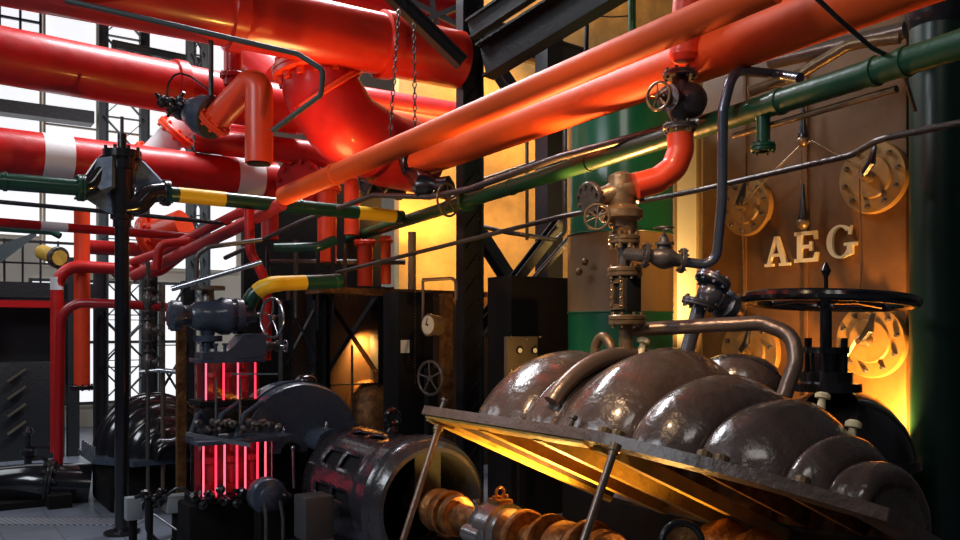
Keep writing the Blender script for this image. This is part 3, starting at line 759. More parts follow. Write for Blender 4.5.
b = B(); b.lathe(q, Z, [(0, .04), (.02, .045), (.05, .025), (.06, .02)], 14); b.torus(q+Z*.115, A, .05, .022, 24, 10)
b.ob('lifting_eye', 'gloss', t)
B().box(P(314, 516, 5.55), .10, .10, .14, U, A, bev=.012).ob('terminal_box', 'genbox', t)
B().box(V3((gcn.x, gcn.y, .05))-A*.48, .5, .30, .05, A, U, bev=.01).ob('foot', 'dark', t)
for k in (-1, 1):
    B().box(V3((gcn.x, gcn.y, .11))-A*.48+U*(.24*k), .4, .05, .11, A, U).ob('foot_rail', 'dark', t, smooth=None)
# shaft
t = thing('rotor_shaft', V3((gcn.x, gcn.y, 0))+A*.9, 'rusty rotor shaft with stepped discs running out of the generator', 'shaft')
B().lathe(gcn-A*.3, A, [(0, .06), (.33, .06), (.34, .085), (.36, .13), (.40, .14), (.44, .12), (.45, .095), (.60, .095), (.61, .115), (.63, .115), (.64, .08), (2.3, .08)], 36).ob('shaft', 'rust', t)
for (a_, r, w_) in ((.20, .145, .05), (.28, .13, .06), (.99, .16, .05), (1.14, .13, .06), (1.22, .175, .03), (1.32, .16, .14), (1.52, .20, .05), (1.62, .17, .08)):
    B().lathe(gcn+A*a_, A, [(0, r*.94), (w_*.15, r), (w_*.85, r), (w_, r*.94)], 36).ob('rotor_disc', 'rust', t)
t = thing('shaft_bearing', V3((gcn.x, gcn.y, 0))+A*.62, 'silver-grey shaft bearing with lifting eye beside the generator', 'bearing')
q = gcn+A*.62
B().lathe(q, A, [(0, .125), (.02, .135), (.10, .135), (.105, .165), (.22, .165), (.225, .14), (.27, .14)], 32).ob('bearing_cap', 'steel', t)
B().box(q+A*.16+Z*.165, .06, .05, .018, A, U, bev=.004).ob('cap_pad', 'rust', t)
b = B(); b.torus(q+A*.16+Z*.22, A, .028, .009, 20, 8); b.ob('lifting_eye', 'rust', t)
for k in (-1, 1): B().lathe(q+A*.16+U*(.04*k)+Z*.183, Z, [(0, .014), (.02, .014)], 8).ob('cap_bolt', 'rust', t)
B().lathe(q+A*.06-U*.10+Z*.09, Z, [(0, .01), (.06, .01), (.065, .02), (.08, .02)], 10).ob('oil_cup', 'steel', t)
B().lathe(q+A*.02-U*.14-Z*.02, A, [(0, .05), (.16, .05)], 18).ob('oil_pump', 'steel', t)
B().box(V3((q.x, q.y, (q.z-.14)/2))+A*.13, .12, .13, (q.z-.14)/2, A, U).ob('pedestal', 'dark', t, smooth=None)
# second, small handwheel bottom
q = P(682, 534, 3.45)
t = thing('small_handwheel', q-Z*.3, 'dark round cap with rust-lit rim at the bottom centre under the casing', 'handwheel')
B().torus(q-Z*.04, V3((.1, -1, .2)), .085, .014, 32, 10).ob('rim', 'black', t)
B().lathe(q-Z*.04, V3((.1, 1, -.2)), [(0, .07), (.03, .07)], 24).ob('disc', 'rust', t)
B().cyl(V3((q.x, q.y+.03, 0)), V3((q.x, q.y+.03, q.z-.1)), .02).ob('post', 'dark', t)

# ================================================================ GEAR COVER
gc2 = P(303, 446, 6.8)
def gy(u, z, v=0): return gc2+U*u+Z*z-A*v
t = thing('gear_cover', V3((gc2.x, gc2.y, 0)), 'slate blue half-round gear cover behind the generator', 'gear cover')
R = .505
def arc(r, v, n=40): return [gy(-r*math.cos(PI*k/n), r*math.sin(PI*k/n), v) for k in range(n+1)]
b = B(); b.rings([arc(R*.93, 0), arc(R*.965, .0), arc(R, .03), arc(R, .34), arc(R*.96, .36)], True, True, True); b.ob('cover', 'slate', t)
b = B(); b.rings([arc(R*1.03, .10), arc(R*1.03, .15), arc(R*.99, .15), arc(R*.99, .10)][0:2], True, True, True); b.ob('rib_band', 'slate', t)
for (u, z, r, L) in ((.145, .0, .15, .26), (-.22, .0, .135, .3)):
    b = B(); c = gy(u, z, 0)
    def ar(rr, v): return [c-A*v+U*(-rr*math.cos(PI*k/20))+Z*(rr*math.sin(PI*k/20)) for k in range(21)]
    outer_ = [ar(r, -L), ar(r, 0)]; inner_ = [ar(r*.62, -L), ar(r*.62, 0)]
    ring0 = ar(r, -L)+ar(r*.6, -L)[::-1]; ring1 = ar(r, .02)+ar(r*.6, .02)[::-1]
    b.rings([ring0, ring1]); b.ob('bearing_hood', 'slate', t)
    B().lathe(c+A*(L*.5)+Z*r*.98, Z, [(0, .02), (.03, .02), (.035, .012), (.05, .008)], 10).ob('oil_cup', 'steel', t)
B().box(V3((gc2.x, gc2.y, gc2.z-.30))-A*.16, .50, .20, .265, U, A, bev=.015).ob('gear_case', 'dark', t)
B().box(V3((gc2.x, gc2.y, .07))-A*.16, .42, .18, .07, U, A).ob('plinth', 'dark', t, smooth=None)
B().cyl(P(293, 449, 6.4), P(294, 488, 6.4), .011).ob('dip_rod', 'steel', t)
B().ball(P(293, 448, 6.4), .02, 10).ob('rod_knob', 'steel', t)
q = P(306, 379, 7.0)
B().lathe(q-Z*.08, Z, [(0, .07), (.04, .075), (.05, .085), (.075, .085), (.10, .07), (.115, .04), (.12, .01)], 24).ob('vent_cap', 'gloss', t)
# small black vertical-face wheel right of glass case
q = P(270, 497, 5.9)
t = thing('black_pump', V3((q.x, q.y, 0)), 'black round-faced pump in front of the lower glass case', 'pump')
B().lathe(q, A, [(-.14, .09), (-.12, .125), (-.02, .13), (0, .12), (.01, .08), (.03, .075), (.05, .03)], 32).ob('casing', 'slate', t)
B().box(V3((q.x, q.y, (q.z-.1)/2))-A*.06, .07, .07, (q.z-.1)/2, A, U).ob('pedestal', 'dark', t, smooth=None)
B().tube([q+A*.06-Z*.02-U*.06, q+A*.09-Z*.14-U*.06, q+A*.09-Z*.35-U*.06], .014, 10, .04).ob('outlet_pipe', 'iron', t)
B().tube([q+A*.06-Z*.02+U*.05, q+A*.09-Z*.14+U*.06, q+A*.09-Z*.35+U*.06], .014, 10, .04).ob('outlet_pipe', 'iron', t)

# ================================================================ GLASS CASES WITH RED LIGHT
def glasscase(label, x0, x1, yt, yb, d, depthm, base_m='dark', n=6):
    c = P((x0+x1)/2, yb, d); top = P(0, yt, d).z; h = top-c.z; wd = (x1-x0)/F_PX*d/2*.80
    t = thing('glass_case', V3((c.x, c.y, c.z)), label, 'glass case')
    B().box(c+Z*-.02, wd+.04, depthm+.03, .02, U, A, bev=.004).ob('base_plate', base_m, t)
    B().box(c+Z*(h+.015), wd+.04, depthm+.03, .015, U, A, bev=.004).ob('top_plate', 'slate', t)
    for s_ in (-1, 1):
        B().box(c+Z*(h/2)+A*(depthm*s_), wd, .004, h/2-.002, U, A).ob('glass_pane', 'glass', t, smooth=None)
        B().box(c+Z*(h/2)+U*(wd*s_), .004, depthm-.006, h/2-.002, U, A).ob('glass_pane', 'glass', t, smooth=None)
    for k in range(n):
        u = -1+2*k/(n-1); q = c+U*(u*(wd-.03))+A*((depthm-.03)*(1 if k % 2 else .6))
        B().cyl(q+Z*.004, q+Z*(h-.004), .0075, 10).ob('lamp_tube', 'redlamp' if k % 2 else 'pinklamp', t)
    B().box(c+Z*(h/2)-A*(depthm*.75), wd*.92, .006, h/2-.01, U, A).ob('red_reflector', 'redin', t, smooth=None)  # added red plate that throws back the glow of the tubes
    for k in range(3):
        q = c+U*(-wd*.6+k*wd*.6)-A*.02
        B().lathe(q, Z, [(0, .04), (h*.15, .05), (h*.2, .02), (h*.55, .02), (h*.6, .045), (h*.72, .045), (h*.8, .015), (h*.95, .015)], 16).ob('spindle', 'redin', t)
    return t
glasscase('lower glass case glowing red over the black engine bed', 188, 276, 441, 492, 6.3, .14, n=7)
glasscase('smaller upper glass case glowing red below the black valve body', 193, 262, 362, 399, 6.7, .13, n=4)
# engine bed beneath / between
eb = V3((P(228, 470, 6.35).x, 6.35, 0))
t = thing('engine_bed', eb, 'black engine bed carrying the red glass cases', 'engine')
zt = P(0, 492, 6.3).z-.045
B().box(eb+Z*zt/2, .34, .20, zt/2, U, A, bev=.02).ob('bed', 'dark', t)
zc0 = P(0, 441, 6.3).z+.035; zc1 = P(0, 399, 6.7).z-.045
B().box(V3((P(232, 0, 6.62).x, 6.62, (zc0+zc1)/2)), .26, .14, (zc1-zc0)/2, U, A, bev=.02).ob('cross_head', 'black', t)
for i, x in enumerate((190, 214, 236)):
    q = P(x, 438, 6.25+.02*i)
    B().tube([q, P(x+8, 415, 6.4), P(x+26, 402, 6.55)], .022, 10, .05).ob('linkage', 'slate', t)
B().beam(P(186, 434, 6.1), P(250, 445, 6.1), .02, .03).ob('guide_rail', 'steel', t)
B().beam(P(232, 374, 6.4), P(278, 374, 6.4), .012, .012).ob('hand_rail', 'steel', t)
for x in (216, 240): B().cyl(P(x, 378, 6.3), P(x, 436, 6.3), .009).ob('tie_rod', 'steel', t)
b = B()
for k in range(14):
    q = P(200+k*6, 425+4*math.sin(k*2.1), 6.3); b.lathe(q, V3((math.sin(k), -1, .4*math.cos(k*2))), [(0, .025), (.05, .03), (.06, .015), (.09, .012)], 10)
b.ob('fittings', 'iron', t)
b = B()
for k in range(12):
    q = P(196+k*8, 498+8*math.sin(k*1.7), 6.02-.004*k); b.lathe(q, V3((math.sin(k*3), -1, .4)), [(0, .03), (.04, .035), (.05, .018), (.09, .015)], 10)
b.ob('fittings', 'black', t)
# slate casting above upper case
q = P(232, 352, 6.7)
t = thing('governor_cover', q, 'slate blue stepped cast cover on the upper glass case', 'cover')
zb = P(0, 362, 6.7).z+.035
base = V3((q.x, q.y, zb))
pf = [(-.26, 0), (.24, 0), (.24, .17), (.20, .19), (.06, .18), (-.02, .09), (-.08, .05), (-.26, .045)]
B().prism([base+U*u+Z*z+A*.11 for u, z in pf], -A*.22).ob('cover', 'slate', t)
for k in range(3): B().lathe(base+U*(-.22+.07*k)+Z*.045+A*.07, Z, [(0, .012), (.05, .012), (.055, .02), (.07, .02)], 10).ob('bolt', 'slate', t)
# black valve body on top
q = P(208, 316, 6.7)
t = thing('control_valve', V3((q.x, q.y, zb+.19)), 'black horizontal control valve with bolted flanges above the glass cases', 'valve')
B().lathe(q-U*.30, U, [(0, .09), (.02, .12), (.08, .12), (.085, .085), (.16, .08), (.2, .11), (.3, .13), (.36, .13), (.40, .15), (.46, .15), (.465, .12), (.5, .12), (.51, .145), (.56, .145), (.57, .07), (.68, .05)], 32).ob('valve_body', 'slate', t)
for (uo, rr) in ((-.25, .10), (.13, .13), (.24, .125)):
    b = B()
    for k in range(10):
        an = 2*PI*k/10; c_ = q+U*uo+(A*math.cos(an)+Z*math.sin(an))*rr; b.lathe(c_-U*.045, U, [(0, .014), (.09, .014)], 6)
    b.ob('flange_bolts', 'iron', t)
B().lathe(q+Z*.08, Z, [(0, .07), (.05, .05), (.12, .045), (.125, .13), (.155, .13), (.16, .04)], 24).ob('top_flange', 'iron', t)
B().lathe(q-Z*.10+U*.0, -Z, [(0, .06), (.05, .05), (.055, .11), (.10, .11), (.105, .05), (.16, .05)], 24).ob('bottom_flange', 'slate', t)
B().tube([q+U*.36, q+U*.44+Z*.02], .02, 10).ob('stem', 'iron', t)
handwheel(t, P(272, 318, 6.7), (U*1.0-A*.25), .155, .011, 'steel', 5)
# brown side plate left of it
B().box(V3((P(181, 352, 6.9).x, 6.9, .95)), .035, .03, .85, U, A).ob('support_plate', 'rust', None, 'brown upright plate left of the upper glass case', 'plate', smooth=None)

# ================================================================ LEFT REAR TURBINE
O2 = P(86, 449, 8.3)
t = thing('turbine_casing', V3((O2.x, O2.y, 0))+U*.6, 'black ribbed turbine casing far left behind the black pole', 'turbine casing')
lob2 = [(.0, .20, .50, 0), (.20, .40, .55, 0), (.40, .60, .54, 0), (.60, .78, .47, 0), (.78, .93, .37, 0), (.93, 1.05, .27, 0), (1.05, 1.14, .18, 0)]
casing(t, O2, U, Z, [(a0, a1, .55-r_, .55+r_, r_, .66) for a0, a1, r_, _ in lob2], .8, 'gloss')
b = B(); b.prism([O2+A*-.08+U*-.06, O2+A*.7+U*-.06, O2+A*1.1+U*.2, O2+A*1.1+U*.9, O2+A*.7+U*1.2, O2+A*-.08+U*1.2], -Z*.05); b.ob('joint_flange', 'slate', t, smooth=None)
b = B(); b.box(V3((O2.x, O2.y, (O2.z-.05)/2))+A*.42+U*.55, .42, .5, (O2.z-.06)/2, A, U, bev=.05); b.ob('lower_half', 'dark', t)
for k in range(6): B().cyl(O2+A*(.02+.12*k)+U*-.03, O2+A*(.02+.12*k)+U*-.03+Z*.09, .014, 8).ob('flange_bolt', 'steel', t)
# horn nozzle to the left
t = thing('exhaust_duct', V3((P(20, 500, 7.9).x, 7.9, 0)), 'glossy black horizontal exhaust duct lying at the left edge', 'duct')
pts = [P(-70, 489, 8.2), P(0, 485, 8.1), P(30, 483, 8.1), P(48, 484, 8.15), P(90, 486, 8.3)]
B().tube(pts, .2, 28, 0, rr=[.17, .18, .185, .20, .22]).ob('duct_body', 'gloss', t)
B().flange(P(50, 484, 8.15), (pts[3]-pts[2]), .235, .07, 12).ob('flange', 'black', t)
B().box(V3((P(20, 500, 7.9).x, 7.95, .03)), .5, .12, .03, U, A).ob('cradle', 'dark', t, smooth=None)
B().box(V3((P(56, 500, 7.9).x, 7.95, .06)), .1, .12, .06, U, A).ob('cradle', 'dark', t, smooth=None)
# valve pillar far-left floor
q = P(28, 450, 9.4)
t = thing('floor_valve', at_floor(q), 'small dark valve standing on the floor beside the red downpipe', 'valve')
B().lathe(at_floor(q), Z, [(0, .10), (.02, .10), (.03, .04), (q.z-.08, .04), (q.z-.06, .08), (q.z, .08), (q.z+.02, .03), (q.z+.16, .03), (q.z+.2, .06), (q.z+.26, .03)], 18).ob('valve_body', 'black', t)
B().tube([q-Z*.1, q-Z*.1+U*.18, q-Z*.4+U*.2], .025, 10, .05).ob('side_pipe', 'black', t)
B().tube([q+Z*.04-U*.02, q+Z*.02+U*.2, q+U*.24], .02, 10).ob('lever', 'black', t)

# floor-level clutter lower left
q = P(178, 505, 6.4)
t = thing('junction_box', at_floor(P(178, 512, 6.3)), 'pale grey box on a stand below the lower glass case', 'box')
B().box(P(176, 503, 6.3), .075, .07, .06, U, A, bev=.004).ob('box', 'grey', t)
B().cyl(at_floor(P(176, 503, 6.3)), P(176, 508, 6.3), .03).ob('stand', 'dark', t)
t = thing('junction_box', at_floor(P(133, 510, 6.5)), 'grey box beside the black pole foot', 'box')
B().box(P(133, 508, 6.5), .055, .05, .085, U, A, bev=.004).ob('box', 'grey', t)
B().cyl(at_floor(P(133, 508, 6.5)), P(133, 514, 6.5), .03).ob('stand', 'dark', t)
q = P(150, 492, 6.3)
t = thing('drain_valve', at_floor(q), 'cluster of small black drain valves with a bright rod between two grey boxes', 'valve')
b = B()
for k in range(8):
    c_ = P(142+3.2*k, 496+5*math.sin(k*1.9), 6.25); b.lathe(c_, V3((math.cos(k*1.3), -.6, math.sin(k*1.7))), [(0, .02), (.03, .035), (.05, .035), (.06, .015), (.1, .014)], 12)
b.ob('valve_cluster', 'black', t)
B().cyl(P(154, 514, 6.15), P(177, 530, 5.95), .008).ob('rod', 'steel', t)
B().tube([P(147, 500, 6.2), P(147, 530, 6.2), P(160, 545, 6.2), P(172, 540, 6.2)], .016, 10, .08).ob('drain_pipe', 'black', t)
B().tube([P(160, 500, 6.2), P(180, 486, 6.2), P(192, 494, 6.2), P(184, 515, 6.2)], .012, 10, .08).ob('hose', 'black', t)
B().cyl(at_floor(P(150, 540, 6.2)), P(150, 500, 6.2), .022).ob('stand', 'dark', t)

# ================================================================ BLACK POLE + VALVE (left)
dp = 6.9
pb = at_floor(P(122, 330, dp))
t = thing('black_pole', pb, 'tall black pole standing on a round foot at lower left', 'pole')
B().cyl(pb, P(122, 226, dp), .056, 28).ob('shaft', 'gloss', t)
B().lathe(pb, Z, [(0, .14), (.018, .14), (.022, .07), (.05, .06)], 28).ob('foot', 'black', t)
t = thing('black_stop_valve', P(122, 226, dp), 'large black valve with blue-grey pipe bends on top of the black pole', 'valve')
top = P(122, 150, dp)
B().lathe(top, -Z, [(0, .03), (.01, .15), (.07, .15), (.075, .12), (.16, .12), (.165, .105), (.3, .10), (.38, .09), (.46, .08), (.52, .075), (.53, .09), (.56, .09), (.57, .07), (.63, .07)], 32).ob('valve_body', 'gloss', t)
b = B()
for k in range(8):
    q = top+V3((math.cos(k*.785), math.sin(k*.785), 0))*.13; b.cyl(q+Z*.02, q-Z*.09, .014, 6)
b.ob('cover_bolts', 'black', t)
B().cyl(top-Z*.01, top+Z*.13, .035, 16).ob('neck', 'black', t)
B().cyl(top+Z*.12, top+Z*.27, .014, 10).ob('spindle', 'iron', t)
B().tube([P(82, 187, 6.72), P(92, 185, 6.76), P(106, 165, 6.82), P(120, 160, 6.9)], .085, 20, .1).ob('inlet_bend', 'gloss', t)
B().tube([P(124, 208, 6.9), P(138, 206, 6.96), P(150, 193, 7.02), P(166, 192, 7.1)], .082, 20, .1).ob('outlet_bend', 'gloss', t)
B().prism([P(134, 158, 7.0), P(141, 160, 7.02), P(163, 183, 7.06), P(136, 192, 7.0)], V3((0, .08, 0))).ob('web_plate', 'slatel', t, 'pale blue-grey web plate', smooth=None)
B().prism([P(97, 158, 6.72), P(112, 156, 6.74), P(112, 186, 6.74), P(100, 190, 6.72), P(92, 180, 6.7)], V3((0, .2, 0))).ob('web_plate', 'slatel', t, 'pale blue-grey web plate', smooth=None)
B().prism([P(84, 198, 6.8), P(112, 186, 6.86), P(113, 213, 6.86), P(106, 212, 6.85)], V3((0, .08, 0))).ob('web_plate', 'slatel', t, 'pale blue-grey web plate', smooth=None)
B().flange(P(81, 188, 6.72), U, .105, .06, 8).ob('flange', 'green', t)
B().flange(P(166, 193, 7.12), U, .11, .06, 8).ob('flange', 'black', t)
# rod above pole through top
pipe('thin black vertical rod hanging beside the upper black valve', [P(211, 38, 6.6), P(211, 96, 6.6)], .019, 'steelb', 'hanger_rod', 'rod')

# ================================================================ PIPES, LEFT GROUP
z_ = 1.65+149/F_PX*6.4
pipe('dark green pipe entering from the left edge to the large black valve', [PZ(-60, 176.5, z_), PZ(79, 187.5, z_)], .066, 'green', 'green_pipe', clamps=((0, .45),), cl='green')
ga, gb = PZ(170, 194, z_), PZ(402, 217, z_)
def frac(a, b, x):
    lo, hi = 0, 1
    for _ in range(40):
        m_ = (lo+hi)/2; q = a+(b-a)*m_; px = 480+q.x/q.y*F_PX
        if px < x: lo = m_
        else: hi = m_
    return lo
pipe('dark green pipe with two yellow bands leading right from the large black valve', [ga, gb], .064, 'green', 'green_pipe',
     bands=((0, frac(ga, gb, 178), frac(ga, gb, 224), 'yellow'), (0, frac(ga, gb, 357), frac(ga, gb, 394), 'yellow')), clamps=((0, frac(ga, gb, 300)),), cl='green')
# R1 big red
z_ = 3.90
pa, pb_ = PZ(-90, 38, z_), PZ(300, 112, z_)
pipe('very thick red pipe crossing the upper left, above the banded one', [pa, pb_], .235, 'red', 'steam_pipe', seg=36, clamps=((0, .62),), cl='red')
# R0 top
z_ = 4.15
pipe('thickest red pipe along the top edge, shining amber underneath', [PZ(-80, -50, z_), PZ(458, 60, z_)], .26, 'reddeep', 'steam_pipe', seg=40, clamps=((0, .5), (0, .82)), cl='reddeep')
z_ = 4.95
pipe('red pipe at the very top edge behind the thickest pipe', [PZ(60, -90, z_), PZ(452, 14, z_)], .19, 'darkred', 'steam_pipe', seg=30)
pipe('long grey-black rail under the topmost red pipes', [P(30, -8, 5.9), P(298, 54, 6.2), P(323, 70, 6.2), P(321, 95, 6.25), P(272, 131, 6.35)], .020, 'steelg', 'hand_rail', 'rail', .06)
# R3 banded
z_ = 3.25
pa, pb_ = PZ(-70, 143, z_), PZ(274, 182, z_)
pipe('thick red pipe with two white bands behind the large black valve', [pa, pb_], .208, 'red', 'steam_pipe', seg=34,
     bands=((0, frac(pa, pb_, 41), frac(pa, pb_, 71), 'white'), (0, frac(pa, pb_, 233), frac(pa, pb_, 259), 'white')), )
# rear red pipes
pipe('middle red pipe behind the black valve, running to the big elbow', [P(196, 139, 8.6), P(345, 158, 9.0)], .13, 'red', 'steam_pipe', seg=28, clamps=((0, .4),), cl='red')
pipe('red pipe running right behind the two hanging chains, lower one', [P(345, 112, 9.0), P(470, 138, 9.6)], .12, 'redor', 'steam_pipe', seg=28)
pipe('red pipe behind the chains just above the lower one', [P(340, 92, 9.6), P(470, 113, 10.0)], .10, 'pink', 'steam_pipe', seg=28)
# big elbow
t = thing('pipe_elbow', P(370, 130, 7.7), 'huge red pipe elbow left of the hanging chains', 'pipe')
B().tube([P(318, 62, 7.5), P(322, 92, 7.5), P(345, 128, 7.6), P(385, 150, 7.9), P(418, 158, 8.3)], .34, 40, .25, rr=None).ob('elbow', 'red', t)
B().flange(P(318, 70, 7.5), P(322, 92, 7.5)-P(318, 62, 7.5), .40, .10, 14).ob('flange', 'redor', t)
B().flange(P(326, 92, 7.52), (P(345, 128, 7.6)-P(322, 92, 7.5)), .37, .05, 0).ob('collar', 'redor', t)
# white/cream oblique pipe pieces
pipe('pale insulated pipe slanting down left behind the black pipe valve', [P(190, 118, 9.2), P(150, 160, 9.2)], .15, 'white', 'steam_pipe', seg=26, ends=((0, .35), (0, .95)), flm='redor')
pipe('cream pipe slanting above the orange downpipe', [P(236, 40, 8.8), P(272, 74, 8.8)], .16, 'pink', 'steam_pipe', seg=26)
# downpipe orange with elbow & black valve
t = thing('lagged_pipe', P(260, 163, 6.5), 'orange-red downpipe with open lower end right of the black pipe valve', 'pipe')
B().tube([P(212, 124, 6.7), P(236, 98, 6.6), P(259, 74, 6.5), P(259, 163, 6.5)], .105, 28, .16).ob('pipe_run', 'redor', t)
B().lathe(P(259, 164.2, 6.5), -Z, [(0, .09), (.004, .09)], 28).ob('open_end', 'void', t)
B().flange(P(214, 120, 6.7), P(236, 98, 6.6)-P(212, 124, 6.7), .15, .05, 10).ob('flange', 'redor', t)
t = thing('black_pipe_valve', P(190, 112, 6.8), 'black valve cone bolted to the orange downpipe at upper left', 'valve')
q = P(213, 118, 6.7); dv = (P(170, 106, 6.9)-q).normalized()
B().lathe(q, dv, [(0, .17), (.05, .17), (.055, .155), (.13, .155), (.14, .14), (.22, .12), (.27, .08), (.28, .06), (.3, .09), (.36, .09), (.37, .05), (.46, .04)], 30).ob('valve_body', 'slate', t)
b = B()
for k in range(9): b.lathe(P(160+3*k, 104+3*math.sin(k*2), 6.7), V3((math.cos(k*2), -.5, math.sin(k*1.3))), [(0, .02), (.03, .035), (.05, .03), (.06, .012), (.1, .012)], 10)
b.ob('fittings', 'black', t)
B().tube([P(167, 98, 6.7), P(168, 84, 6.7), P(176, 72, 6.7), P(190, 76, 6.7), P(209, 90, 6.6)], .008, 8, .08).ob('cable', 'black', t)
# vertical red stub at (235,70)
t = pipe('short red upright pipe behind the orange downpipe', [P(233, 30, 7.6), P(233, 86, 7.6)], .08, 'red', 'steam_pipe', ends=((0, .82),))
# red discs and verticals in centre-left
t = thing('blind_flange', P(302, 182, 8.9), 'round red blind flange behind the left end of the thin orange pipe', 'flange')
B().flange(P(300, 183, 8.9), V3((-.3, -1, -.1)), .27, .08, 12).ob('disc', 'red', t)
B().cyl(P(302, 184, 8.98), P(306, 184, 9.6), .2).ob('neck', 'red', t)
for (x, y0, y1, d, r, lb, m_) in ((327, 184, 262, 8.8, .10, 'red upright pipe just below the big elbow', 'redor'), (270, 168, 240, 9.3, .095, 'red upright pipe under the orange downpipe', 'red'),
                              (352, 175, 235, 9.6, .09, 'vermilion upright pipe right of the elbow, behind the rail', 'redor'), (365, 240, 286, 9.2, .085, 'small red drum upright behind the green pipe end', 'redor'),
                              (386, 236, 284, 9.3, .055, 'narrow orange upright beside the small red drum', 'orange'), (236, 128, 200, 9.4, .15, 'stout red upright behind the white band of the thick pipe', 'red')):
    pipe(lb, [P(x, y0, d), P(x, y1, d)], r, m_, 'steam_pipe', ends=((0, .06),) if r > .08 else ((0, .1),))
# R6 thin w/ white band
z_ = 2.62
pa, pb_ = PZ(-60, 218, z_), PZ(190, 237, z_)
pipe('slim red pipe with one white band under the green pipe', [pa, pb_], .044, 'darkred', 'steam_pipe', bands=((0, frac(pa, pb_, 40), frac(pa, pb_, 67), 'white'),))
pipe('black thin pipe running level at left under the slim red pipe', [P(-20, 227, 9.0), P(52, 232, 9.0), P(60, 236, 9.0)], .035, 'green', 'thin_pipe')
pipe('black thin pipe running level from the left edge below the green pipe', [P(-20, 200, 7.4), P(110, 212, 7.7), P(250, 226, 8.2)], .02, 'black', 'thin_pipe')
# vertical bright red
q = P(82, 330, 8.8)
pipe('bright vermilion upright pipe left of the black pole', [P(82, 210, 8.8), P(82, 390, 8.8)], .078, 'redor', 'steam_pipe', ends=((0, .985),), flm='black')
pipe('red pipe bending down with a white band, left of the vermilion upright', [P(57, 452, 8.6), P(57, 265, 8.6), P(120, 269, 8.8), P(158, 272, 9.0), P(192, 246, 9.3)], .062, 'red', 'steam_pipe', bend=.22, bands=((0, .866, .935, 'white'),))
pipe('thinner red pipe bending over at mid height in front of the vermilion upright', [P(58, 470, 8.2), P(61, 302, 8.2), P(120, 304, 8.3), P(176, 308, 8.6)], .045, 'darkred', 'steam_pipe', bend=.22)
pipe('worn red pipe rising right from the black pole, upper one', [P(128, 264, 8.9), P(158, 253, 8.7), P(215, 225, 8.2), P(262, 201, 7.8)], .045, 'pink', 'steam_pipe', bend=.3)
pipe('worn red pipe rising right, lower one of the slanting pair', [P(134, 276, 8.7), P(166, 261, 8.5), P(230, 231, 7.9), P(282, 204, 7.5)], .058, 'pink', 'steam_pipe', bend=.3)
pipe('short red pipe turning down behind the slanting pair', [P(157, 270, 8.3), P(159, 244, 8.3), P(200, 240, 8.4)], .04, 'red', 'steam_pipe', bend=.1)
pipe('red pipe bending down behind the yellow elbow', [P(249, 210, 7.4), P(250, 252, 7.4), P(264, 276, 7.4), P(268, 300, 7.5), P(266, 360, 7.5)], .042, 'red', 'steam_pipe', bend=.25)
pipe('red level pipe behind the black pole at valve height', [P(90, 247, 9.4), P(180, 252, 9.6)], .08, 'darkred', 'steam_pipe')
t = pipe('red drum shaped pipe end behind the black pole', [P(150, 240, 9.6), P(185, 226, 9.5)], .19, 'redor', 'steam_pipe', ends=((0, .1),))
pipe('cream end-capped pipe glimpsed beside the gantry', [P(42, 252, 10.2), P(60, 258, 10.0)], .09, 'cream', 'steam_pipe', ends=((0, .9),), flm='iron')
# green elbow with yellow
pipe('green pipe elbow with a yellow sleeve above the steel handwheel', [P(246, 312, 6.9), P(252, 296, 6.9), P(268, 284, 6.9), P(340, 281, 7.3)], .062, 'green', 'green_pipe', bend=.12,
     bands=((2, .04, .5, 'yellow'),), clamps=((2, .93),), cl='greenp')
t = thing('yellow_sleeve', P(268, 284, 6.9), 'yellow curved sleeve on the green elbow near the steel handwheel', 'sleeve')
B().tube([P(257, 292, 6.9), P(262, 288, 6.9), P(272, 284.4, 6.9), P(280, 283.6, 6.95)], .0655, 22, .05).ob('sleeve', 'yellow', t)
pipe('short green pipe below the dark rail in the centre left', [P(275, 248, 7.8), P(318, 247, 7.8), P(335, 240, 7.9)], .045, 'green', 'green_pipe', bend=.1)
pipe('bright steel rod running up right above the control valve', [P(172, 289, 6.9), P(215, 276, 6.9), P(262, 262, 6.9)], .022, 'steel', 'steel_rod', 'rod')
pipe('bent black tube arching over the control valve', [P(196, 290, 7.1), P(197, 255, 7.1), P(208, 247, 7.1), P(262, 240, 7.3)], .02, 'iron', 'thin_pipe', bend=.08)
# chains
def chain(label, p0, p1):
    d = p1-p0; n = int(d.length/.042); b = B(); dn_ = d.normalized(); x, y = basis(dn_)
    for i in range(n):
        c_ = p0+d*((i+.5)/n); side = x if i % 2 else y; r = .010
        loop = [c_+dn_*(.026*math.cos(2*PI*k/8))+side*(.013*math.sin(2*PI*k/8)) for k in range(8)]
        nn_ = dn_.cross(side)
        rings = []
        for k in range(9):
            k_ = k % 8; o_ = (loop[k_]-c_).normalized()
            rings.append([loop[k_]+o_*(.006*math.cos(2*PI*m_/5))+nn_*(.006*math.sin(2*PI*m_/5)) for m_ in range(5)])
        b.rings(rings, True, False, False)
    return b.ob('chain', 'iron', None, label, 'chain')
chain('dark steel chain hanging before the red pipes, left one', P(399, 10, 6.4), P(390, 136, 6.4))
chain('dark steel chain hanging before the red pipes, right one', P(414, 24, 6.5), P(415, 128, 6.5))

